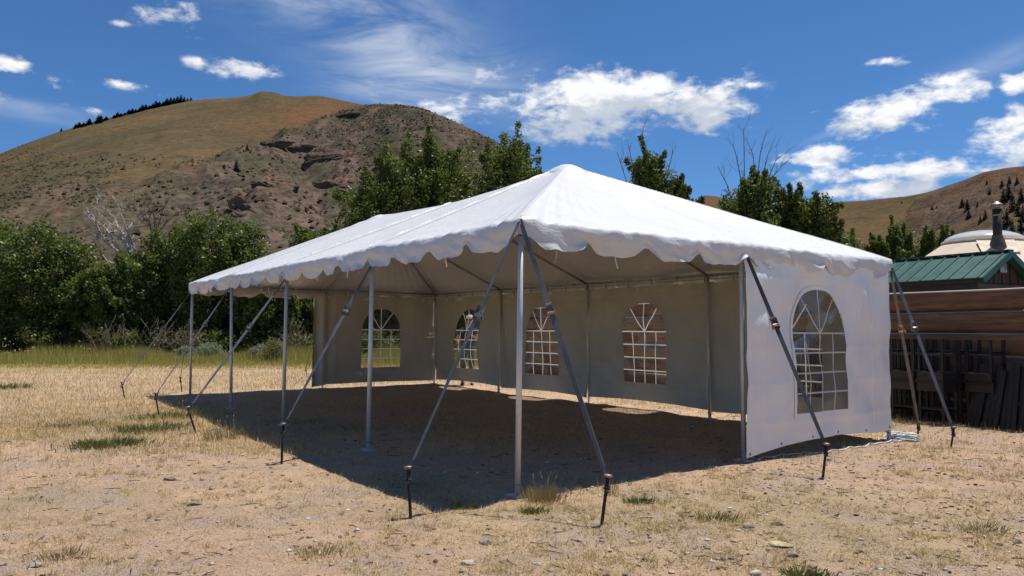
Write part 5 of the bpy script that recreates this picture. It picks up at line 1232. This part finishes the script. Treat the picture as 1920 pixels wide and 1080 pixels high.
# side walls with windows
WW, WZ0, WZ1, WR = 1.10, .47, 1.42, .54
def in_win(s_, z, c, w_=WW):
    x = abs(s_ - c) / (w_ / 2)
    if z < WZ0: return False
    if z <= WZ1: return x < 1
    return x * x + ((z - WZ1) / WR) ** 2 < 1
def sidewall(P0, dirv, nrm, L, wc, ztop, zbot, seed, label, warp=0.0, endfold=0.0, pane_wobble=.006):
    """P0 start on ground, dirv along, nrm outward; L length; wc window centre"""
    def off(s_, z):
        q = (fbm(s_ * .9 + seed * 7, z * .55 + seed, 3, NZ) - .5) * .13 + (fbm(s_ * 2.6 + seed, z * 1.3 + 4, 3, NZ2) - .5) * .045
        q += .020 * math.sin(s_ * 2 * PI / .76 + seed) * sst(z, 1.2, 2.2)
        q *= sst(2.32 - z, 0, .4)
        q += .009 * math.exp(-abs(z - .40) / .03) + .008 * math.exp(-abs(z - 1.25) / .03) + .006 * math.exp(-abs(z - .84) / .025) + .008 * math.exp(-abs(z - 2.06) / .025) + .008 * math.exp(-((s_ - .33) / .01) ** 2) + .008 * math.exp(-((s_ - L + .4) / .01) ** 2)
        q += (.012 * math.sin(s_ * 4.2 + z * 8.5 + seed) + .006 * math.sin(s_ * 9 - z * 15 + seed * 3)) * float(fbm(s_ * 1.3 + seed * 3, z * 1.1, 2, NZ3)) * sst(2.3 - z, 0, .3)
        if endfold: q += endfold * math.sin((L - s_) * 2 * PI / .34) * sst(s_, L - .75, L - .1) * (1 if s_ < L else 1)
        return float(q)
    def pt(s_, z, extra=0.0):
        wob = 0.0
        if warp: wob = warp * math.sin((z - .5) * 3.3) * math.exp(-((s_ - wc) / .9) ** 2); 
        zz = z
        return P0 + dirv * (s_ + wob) + nrm * (off(s_, z) + extra) + Vector((0, 0, zz))
    st_ = .0305; n_ = int(L / st_) + 1; m_ = 74
    vs = []; fs = []; S_ = np.linspace(0, L, n_)
    Zs = np.linspace(0, 1, m_)
    cell = {}
    for j in range(m_):
        for i in range(n_):
            zb = zbot(S_[i] / L); z = zb + (ztop - zb) * Zs[j]; 
            if Zs[j] > .92: z = z - .025 * abs(math.sin(S_[i] * PI / .38)) * (Zs[j] - .92) / .08
            vs.append(pt(S_[i], z)); cell[(i, j)] = (S_[i], z)
    for j in range(m_ - 1):
        for i in range(n_ - 1):
            sc_ = (S_[i] + S_[i + 1]) / 2; zc_ = (cell[(i, j)][1] + cell[(i, j + 1)][1]) / 2
            if in_win(sc_, zc_, wc): continue
            a = j * n_ + i; fs.append((a, a + 1, a + n_ + 1, a + n_))
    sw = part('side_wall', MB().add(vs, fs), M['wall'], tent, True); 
    if label: sw['label'] = label
    # border band around the opening
    outl = [(wc - WW / 2, WZ0), (wc - WW / 2, WZ1)] + [(wc - WW / 2 * math.cos(a), WZ1 + WR * math.sin(a)) for a in np.linspace(0.08, PI - .08, 24)] + [(wc + WW / 2, WZ1), (wc + WW / 2, WZ0)]
    dense = []
    outl.append(outl[0])
    for a, b_ in zip(outl[:-1], outl[1:]):
        k = max(1, int(math.hypot(a[0] - b_[0], a[1] - b_[1]) / .08))
        for q in range(k): dense.append((a[0] + (b_[0] - a[0]) * q / k, a[1] + (b_[1] - a[1]) * q / k))
    cc_ = (wc, (WZ0 + WZ1 + WR) / 2)
    def band(wi, ext):
        rows = [[], []]
        for (s_, z) in dense + dense[:1]:
            dx, dz = s_ - cc_[0], z - cc_[1]; l_ = math.hypot(dx, dz)
            # push in/out along the outline normal approx
            fx = dx / (WW / 2); fz = dz / ((WZ1 + WR - WZ0) / 2)
            if abs(fz) > .97 and z < WZ1: nx_, nz_ = (1 if dx > 0 else -1) * (abs(fx) > .97), -1
            elif z <= WZ1 + .01: nx_, nz_ = (1 if dx > 0 else -1), 0
            else:
                nx_, nz_ = dx / (WW / 2) ** 2, (z - WZ1) / WR ** 2; l2 = math.hypot(nx_, nz_); nx_ /= l2; nz_ /= l2
            rows[0].append(pt(s_ - nx_ * .008, z - nz_ * .008, ext)); rows[1].append(pt(s_ + nx_ * wi, z + nz_ * wi, ext))
        return MB().grid(rows)
    part('window_border', band(.045, .006), M['wall'], sw); part('window_border', band(.030, -.006), M['wall'], sw)
    # clear pane
    rows = []
    for j in range(26):
        f_ = j / 25; z = WZ0 - .02 + (WZ1 + WR + .01 - WZ0 + .02) * f_
        hwid = WW / 2 + .01 if z <= WZ1 else max(.02, (WW / 2 + .01) * math.sqrt(max(0, 1 - ((z - WZ1) / (WR + .015)) ** 2)))
        rows.append([pt(wc - hwid + 2 * hwid * i / 20, z) for i in range(21)])
    part('window_pane', MB().grid(rows), M['film'], sw, True)
    # muntin bars
    def bar(pa, pb, wdt=.019):
        n2 = 12; rows = [[], []]
        dx, dz = pb[0] - pa[0], pb[1] - pa[1]; l_ = math.hypot(dx, dz); nx_, nz_ = -dz / l_ * wdt / 2, dx / l_ * wdt / 2
        for i in range(n2 + 1):
            s_, z = pa[0] + dx * i / n2, pa[1] + dz * i / n2
            for r_, (k1, e) in zip(rows, ((1, .004), (-1, .004))): r_.append(pt(s_ + nx_ * k1, z + nz_ * k1, e))
        part('window_bar', MB().grid(rows), M['bar'], sw)
    rh = (WZ1 - WZ0) / 4
    for k in range(4): bar((wc - WW / 2, WZ1 - k * rh), (wc + WW / 2, WZ1 - k * rh))
    for k in (-1, 0, 1): bar((wc + k * WW / 4, WZ0), (wc + k * WW / 4, WZ1))
    for a in (PI / 2, PI / 2 - .64, PI / 2 + .64):
        ex = 1 / math.sqrt((math.cos(a) / (WW / 2)) ** 2 + (math.sin(a) / WR) ** 2); bar((wc, WZ1), (wc + math.cos(a) * ex, WZ1 + math.sin(a) * ex))
    for k in range(6):
        s_ = .06 + k * (L - .12) / 5; zg = zbot(s_ / L) + .035; gp = pt(s_, zg)
        part('grommet', MB().lathe(gp - nrm * .006, [(.013, 0), (.016, .003), (.016, .009), (.012, .012)], 10, Z=nrm), M['steel'], sw)
    # hanging clips / top loops
    for k in range(int(L / .61) + 1):
        s_ = .08 + k * .61
        if s_ > L: break
        part('wall_clip', MB().tube([pt(s_, ztop - .02), pt(s_, ztop + .02) - nrm * .01, P0 + dirv * s_ - nrm * .02 + Vector((0, 0, HE - .03))], .006, 5), M['strapd'], sw)
    return sw
WO = .035
zt = HE - .15
# near end wall, between the end's middle leg and the right corner (P0 at middle leg -> corner)
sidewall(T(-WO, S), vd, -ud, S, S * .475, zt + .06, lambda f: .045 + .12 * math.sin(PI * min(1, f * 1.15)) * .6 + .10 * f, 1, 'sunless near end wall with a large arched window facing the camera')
# back walls, one per bay, built from the far side of each bay towards the near
for b_ in range(4):
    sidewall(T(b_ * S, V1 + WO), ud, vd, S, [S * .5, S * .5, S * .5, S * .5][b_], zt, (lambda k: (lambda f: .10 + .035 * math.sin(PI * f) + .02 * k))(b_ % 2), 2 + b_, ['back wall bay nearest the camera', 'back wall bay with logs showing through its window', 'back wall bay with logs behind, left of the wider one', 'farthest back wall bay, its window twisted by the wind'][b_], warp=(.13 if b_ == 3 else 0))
# far end wall, from the back corner to the middle leg, with a loose folded edge
sidewall(T(U1 + WO, V1), -vd, ud, S + .28, S * .5, zt, lambda f: .09 + .02 * math.sin(PI * f) - .05 * sst(f, .88, 1), 7, 'far end wall with a loose folded edge', endfold=.07)

# ------------------------------------------------------------------ straps, ratchets, stakes
def stake(base, topz_dir, L, mat, lab, r_=.0125):
    """base on ground, direction up, visible length L"""
    d = Vector(topz_dir).normalized(); root = thing('tent_stake', lab, 'stake', (base.x, base.y, float(gz(base.x, base.y))), 'iron stakes holding the tent straps'); b0 = root.location
    top = b0 + d * L
    part('shaft', MB().tube([b0 - d * .12, b0 + d * L * .5, top], r_, 10), mat, root, True)
    part('head', MB().lathe(top, [(r_ * 1.2, -.01), (r_ * 2.3, -.004), (r_ * 2.6, .004), (r_ * 2.4, .012), (r_ * .6, .016)], 14, Z=d), M['headm'], root, True)
    part('collar', MB().lathe(top - d * .10, [(r_ * 1.05, 0), (r_ * 1.9, .004), (r_ * 1.9, .014), (r_ * 1.05, .018)], 12, Z=d), mat, root, True)
    return root, top, d
def ribbon(mb, a, b_, w_, th, tw0, tw1, n_=18, sag=0.0, w0=1.0, w1=1.0):
    a = Vector(a); b_ = Vector(b_); d = (b_ - a).normalized(); ref = Vector((0, 0, 1)); x = d.cross(ref).normalized(); y = d.cross(x); rows = []
    for i in range(n_ + 1):
        q = i / n_; an = tw0 + (tw1 - tw0) * q; xx = x * math.cos(an) + y * math.sin(an); yy = d.cross(xx); c = a.lerp(b_, q) - Vector((0, 0, sag * math.sin(PI * q))); ww = w_ / 2 * (w0 + (w1 - w0) * q)
        rows.append([c - xx * ww - yy * th / 2, c + xx * ww - yy * th / 2, c + xx * ww + yy * th / 2, c - xx * ww + yy * th / 2, c - xx * ww - yy * th / 2])
    mb.grid(rows)
def flat_to(a, h, toward=Vector((.1, -1, .1))):
    # twist that lays the flat of the webbing towards the open field
    d = (Vector(h) - Vector(a)).normalized(); x = d.cross(Vector((0, 0, 1))).normalized(); y = d.cross(x); xx = d.cross(toward).normalized()
    return math.atan2(xx.dot(y), xx.dot(x))
def strap(a, hit, rat, lab, mat, tw=(0, 0, 0), rmat='steel', w_=.045, q=None):
    """from the tent top a to the stake head hit, ratchet at fraction rat"""
    a = Vector(a); h = Vector(hit); fl = flat_to(a, h); tw = tuple(q_ + fl for q_ in tw); root = thing('tie_down_strap', lab, 'strap', h, 'webbing straps guying the tent'); c = a.lerp(h, rat); d = (h - a).normalized()
    mb = MB(); ribbon(mb, a, c, w_, .004, tw[0], tw[1], w0=.8); part('upper_webbing', mb, mat, root)
    mb = MB(); hz = Vector((d.x, d.y, 0)).normalized(); side = Vector((-hz.y, hz.x, 0))
    e = h - d * .10
    ribbon(mb, c, e, w_, .006, tw[1], tw[2], w1=.8)
    # loop down round the stake
    ribbon(mb, e, h + side * .016 - Vector((0, 0, .07)), w_ * .55, .004, tw[2], tw[2] + .5, 6); ribbon(mb, e, h - side * .016 - Vector((0, 0, .07)), w_ * .5, .004, tw[2], tw[2] - .5, 6)
    mb.tube([h + side * .016 - Vector((0, 0, .07)), h + hz * .018 - Vector((0, 0, .085)), h - side * .016 - Vector((0, 0, .07))], .007, 5)
    part('lower_webbing', mb, mat, root)
    # ratchet buckle: two side plates, spool, handle, bolts
    x = d.cross(Vector((0, 0, 1))).normalized(); y = d.cross(x); an = tw[1]; X = x * math.cos(an) + y * math.sin(an); Yv = d.cross(X)
    rb = part('ratchet', MB().box(c + X * .031, .13, .004, .036, X=d, Y=X, Z=Yv).box(c - X * .031, .13, .004, .036, X=d, Y=X, Z=Yv).box(c - d * .05, .025, .062, .012, X=d, Y=X, Z=Yv), M['steel'], root)
    part('spool', MB().tube([c - X * .036 + d * .02, c + X * .036 + d * .02], .017, 10), M[rmat], rb)
    hd = (d * .9 + Yv * .35).normalized(); part('handle', MB().box(c + Yv * .022 - hd * .03, .10, .052, .010, X=hd, Y=X, Z=hd.cross(X), bev=.003).box(c + Yv * .030 + hd * .035, .03, .066, .014, X=hd, Y=X, Z=hd.cross(X), bev=.004), M[rmat], rb)
    return root
topA = T(-.05, -.05, HE - .01)
def up_to(px_b, px_t, L, lean=0.0):
    b_ = G(*px_b); tp = P(px_t[0], px_t[1], b_.y + lean); return b_, (tp - b_), (tp - b_).length
specs = [ # base px, head px, depth lean, strap start, ratchet frac, material, twist, ratchet colour, labels
 ((770, 970), (765, 874), .02, topA, .40, 'strap', (1.15, 1.0, 1.1), 'steel', 'dark stake left of the front corner leg', 'strap from the front corner down to the left, ratchet at mid height', 'dark'),
 ((1128, 984), (1140, 893), -.02, topA, .39, 'strap', (.5, .15, .8), 'orange', 'rusty stake right of the front corner leg', 'broad strap from the front corner down to the right with an orange ratchet', 'rust'),
 ((1543, 894), (1550, 833), -.02, T(-.09, S, HE - .17), .37, 'strapd', (.7, .1, .1), 'orange', 'rusty stake in front of the near end wall', 'dark strap crossing the near end wall to the rusty stake', 'rust'),
 ((1720, 819), (1723, 790), .05, T(-.03, V1 + .08, HE - .15), .38, 'strapb', (1.25, 1.2, .2), 'orange', 'short rusty stake beside the rope bundle', 'narrow faded strap from the right corner with a small orange ratchet', 'rust'),
 ((1783, 841), (1789, 803), .0, T(-.07, V1 + .04, HE - .12), .38, 'strap', (.3, .0, .2), 'steel', 'rusty stake farthest to the right', 'broad grey strap from the right corner to the farthest right stake', 'rust'),
 ((528, 868), (531, 793), .02, T(S, -.02, HE - .21), .30, 'strap', (.9, .3, 1.1), 'steel', 'dark stake at the lower end of the strap from the second front leg', 'strap from the second front leg, ratchet near the far wall window', 'dark'),
 ((367, 813), (352, 765), -.05, T(2 * S, -.02, HE - .21), .40, 'strap', (.8, .4, .8), 'steel', 'dark slanting stake third from the left on the shadow edge', 'strap from the middle front leg down to the left', 'dark'),
 ((298, 778), (291, 737), -.05, T(3 * S, -.02, HE - .21), .36, 'strap', (1.1, .7, 1.0), 'steel', 'dark stake second from the left near the shadow tip', 'strap from the fourth front leg down to the left', 'dark'),
 ((234, 748), (228, 717), -.05, T(U1 + .02, -.03, HE - .2), .40, 'strap', (1.1, .7, 1.0), 'steel', 'dark stake farthest to the left', 'strap from the far left corner down to the leftmost stake', 'dark'),
 ((341, 735), (338, 708), .0, T(U1 + .08, .05, HE - .08), .38, 'strapb', (1.2, 1.2, 1.0), 'steel', 'thin stake just left of the far left tent leg', 'thin dark strap behind the far left tent leg', 'dark'),
 ((576, 707), (573, 690), .0, T(U1 + .08, S, HE - .1), .50, 'strapb', (1.0, 1.0, .5), 'orange', 'small far stake beyond the far end wall', 'faded reddish strap hanging beyond the far end wall', 'rust'),
]
for (bp, hp, ln, st0, fr_, ma, tw, rm, ls, lw, sm) in specs:
    b_, d, L = up_to(bp, hp, 0, ln); b_.z = 0
    root, top, dd = stake(b_, d, L, M['rust'] if sm == 'rust' else M['dark'], ls, .0125 if L > .3 else .012)
    strap(st0, top - dd * .03, fr_, lw, M[ma], tw, rm)

# ------------------------------------------------------------------ rope
pts_px = [(1399, 856), (1404, 857), (1412, 861), (1420, 864), (1428, 860), (1433, 857), (1442, 859), (1452, 857), (1463, 852), (1475, 853), (1488, 850), (1496, 850), (1508, 848), (1520, 849), (1535, 847), (1548, 849), (1560, 846), (1572, 847), (1584, 845), (1592, 841), (1603, 842), (1612, 838), (1622, 839), (1630, 835), (1640, 836), (1650, 833), (1662, 832), (1672, 827), (1682, 829), (1692, 827), (1698, 824)]
pp = []
for i in range(len(pts_px) - 1):
    for q in (0, .33, .66): a = G(*pts_px[i]); b_ = G(*pts_px[i + 1]); c = a.lerp(b_, q); c.z = float(gz(c.x, c.y)) + .012 + .004 * math.sin(i * 1.7); pp.append(c)
tag(part('rope', MB().tube(pp, .0075, 7), M['rope'], None, True, origin=pp[0]), 'white rope trailing on the dirt along the near end wall', 'rope')
cc = G(1688, 824); mb = MB(); rnd = np.random.default_rng(8)
for k in range(20):
    pts = []; rx = rnd.uniform(.12, .20); ry = rnd.uniform(.05, .12); ph = rnd.uniform(-.25, .25); ox, oy = rnd.normal(.03, .035), rnd.normal(0, .03); h0 = .015 + .075 * (k / 20); tl = rnd.uniform(-.2, .2)
    for q in np.linspace(0, 2 * PI, 26):
        x0, y0 = rx * math.cos(q), ry * math.sin(q); x1, y1 = x0 * math.cos(ph) - y0 * math.sin(ph), x0 * math.sin(ph) + y0 * math.cos(ph)
        pts.append(cc + Vector((x1 + ox + .01 * math.sin(q * 5 + k), y1 + oy, max(.008, h0 * (1 - (x1 / .26) ** 2 * .7) + tl * x1 * .3 + .012 * math.sin(q * 3 + k)))))
    mb.tube(pts, .008, 6, False)
tag(part('rope_bundle', mb, M['rope'], None, True, origin=cc), 'heap of coiled white rope at the right corner leg', 'rope')

# ------------------------------------------------------------------ person outside the second window
def skin_obj(name, pts, edges, rads, mat, parent, root_i=0, levels=2):
    me = bpy.data.meshes.new(name); off = OFF[parent.name]; me.from_pydata([tuple(Vector(p) - off) for p in pts], edges, [])
    o = bpy.data.objects.new(name, me); C.objects.link(o); o.parent = parent; OFF[o.name] = off; me.materials.append(mat)
    md = o.modifiers.new('Skin', 'SKIN'); md.use_smooth_shade = True
    if not me.skin_vertices: me.attributes  # layer is created with the modifier in 4.5 when missing
    return o, md, rads, root_i, levels
def person_build():
    c = P(876, 700, 19.75); base = Vector((c.x, 19.75, 0)); root = thing('person', 'person in a black shirt and pale cap standing outside the second tent window', 'person', base)
    L_ = Vector((-1, 0, 0)); Fw = Vector((0, -1, 0))
    def q(x, y, z): return base + Vector((x, -y, z))      # x right in picture, y towards the tent
    J = dict(pel=q(0, 0, .95), wst=q(.0, .02, 1.08), chs=q(.02, .05, 1.30), nb=q(.04, .07, 1.46), nk=q(.05, .10, 1.53), h0=q(.055, .12, 1.60), h1=q(.06, .125, 1.68), h2=q(.06, .12, 1.745),
             shL=q(-.17, .05, 1.42), elL=q(-.25, .14, 1.15), wrL=q(-.13, .33, .98), haL=q(-.10, .40, .96), shR=q(.21, .06, 1.42), elR=q(.27, .18, 1.18), wrR=q(.14, .36, 1.28), haR=q(.10, .43, 1.31),
             hpL=q(-.09, 0, .90), knL=q(-.11, .04, .50), anL=q(-.12, 0, .09), toL=q(-.13, .17, .03), hpR=q(.09, 0, .90), knR=q(.12, .05, .50), anR=q(.13, 0, .09), toR=q(.14, .17, .03))
    Rr = dict(pel=.14, wst=.125, chs=.145, nb=.075, nk=.055, h0=.075, h1=.088, h2=.06, shL=.065, elL=.045, wrL=.028, haL=.034, shR=.065, elR=.045, wrR=.028, haR=.034, hpL=.09, knL=.06, anL=.04, toL=.035, hpR=.09, knR=.06, anR=.04, toR=.035)
    E_ = [('pel', 'wst'), ('wst', 'chs'), ('chs', 'nb'), ('nb', 'nk'), ('nk', 'h0'), ('h0', 'h1'), ('h1', 'h2'), ('chs', 'shL'), ('shL', 'elL'), ('elL', 'wrL'), ('wrL', 'haL'), ('chs', 'shR'), ('shR', 'elR'), ('elR', 'wrR'), ('wrR', 'haR'), ('pel', 'hpL'), ('hpL', 'knL'), ('knL', 'anL'), ('anL', 'toL'), ('pel', 'hpR'), ('hpR', 'knR'), ('knR', 'anR'), ('anR', 'toR')]
    for s, hn, w1 in (('L', 'haL', 'wrL'), ('R', 'haR', 'wrR')):
        d = (J[hn] - J[w1]).normalized(); side = d.cross(Vector((0, 0, 1))).normalized(); dn = Vector((0, 0, -1))
        for k in range(5):
            if k == 4: a = J[w1].lerp(J[hn], .6) + side * .035; b_ = a + d * .03 + dn * .02 + side * .01; l_ = (a, b_)
            else: a = J[hn] + side * (.028 - k * .018) + d * .03; l2 = [.032, .036, .034, .026][k]; l_ = (a, a + d * l2 + dn * .012, a + d * (l2 + .012) + dn * (.012 + l2 * .8))
            prev_ = hn
            for m_, p in enumerate(l_): nm = f'f{s}{k}{m_}'; J[nm] = p; Rr[nm] = .0095; E_.append((prev_, nm)); prev_ = nm
    def mk(name, keys, rscale, radd, mat, rootk, over=None):
        idx = {k: i for i, k in enumerate(keys)}; ed = [(idx[a], idx[b_]) for a, b_ in E_ if a in idx and b_ in idx]
        me = bpy.data.meshes.new(name); off = OFF[root.name]; me.from_pydata([tuple(((over or {}).get(k, J[k])) - off) for k in keys], ed, [])
        o = bpy.data.objects.new(name, me); C.objects.link(o); o.parent = root; OFF[o.name] = off; me.materials.append(mat)
        bmm = None
        import bmesh
        bm = bmesh.new(); bm.from_mesh(me); lay = bm.verts.layers.skin.verify(); bm.verts.ensure_lookup_table()
        for k, i in idx.items():
            r_ = Rr[k] * rscale + radd; bm.verts[i][lay].radius = (r_, r_ * (.78 if k in ('chs', 'wst', 'pel') else 1)); bm.verts[i][lay].use_root = (k == rootk)
        bm.to_mesh(me); bm.free()
        md = o.modifiers.new('Skin', 'SKIN'); md.use_smooth_shade = True; sb = o.modifiers.new('Sub', 'SUBSURF'); sb.levels = sb.render_levels = 2
        return o
    mk('body', list(J), 1, 0, M['skin'], 'pel')
    uL = J['shL'].lerp(J['elL'], .6); uR = J['shR'].lerp(J['elR'], .6)
    mk('shirt', ['pel', 'wst', 'chs', 'nb', 'shL', 'elL', 'shR', 'elR'], 1.05, .014, M['shirt'], 'wst', dict(elL=uL, elR=uR, pel=J['pel'] + Vector((0, 0, .04)), nb=J['nb'] - Vector((0, 0, .03))))
    mk('trousers', ['pel', 'hpL', 'knL', 'anL', 'hpR', 'knR', 'anR'], 1.05, .016, M['jeans'], 'pel')
    for s in ('L', 'R'): part('shoe', MB().tube([J['an' + s] - Vector((0, -.06, .05)), J['an' + s] - Vector((0, .03, .045)), J['to' + s]], [.045, .05, .035], 10), M['cord'], root, True)
    hc_ = J['h1']
    part('cap', MB().lathe(hc_ + Vector((0, 0, .035)), [(.100, 0), (.101, .03), (.085, .075), (.045, .10), (.006, .106)], 18).box(hc_ + Vector((0, -.135, .04)), .13, .10, .008), M['cap'], root, True)
    part('hair', MB().lathe(hc_ + Vector((0, .02, -.05)), [(.06, 0), (.088, .03), (.094, .085), (.08, .09)], 16), M['hair'], root, True)
    fc = hc_ + Vector((0, -.085, 0))
    part('nose', MB().tube([fc + Vector((0, .005, .0)), fc + Vector((0, -.018, -.03)), fc + Vector((0, 0, -.038))], [.006, .013, .008], 8), M['skin'], root, True)
    for s in (-1, 1):
        part('eye', MB().lathe(fc + Vector((s * .032, .004, .005)), [(.002, -.006), (.011, 0), (.002, .006)], 8, Z=(0, 1, 0)), M['hair'], root)
        part('ear', MB().lathe(hc_ + Vector((s * .092, 0, -.02)), [(.004, -.008), (.026, 0), (.004, .008)], 10, Z=(1, 0, 0)), M['skin'], root)
    part('mouth', MB().box(fc + Vector((0, .006, -.062)), .045, .006, .008), M['rust'], root)
person_build()
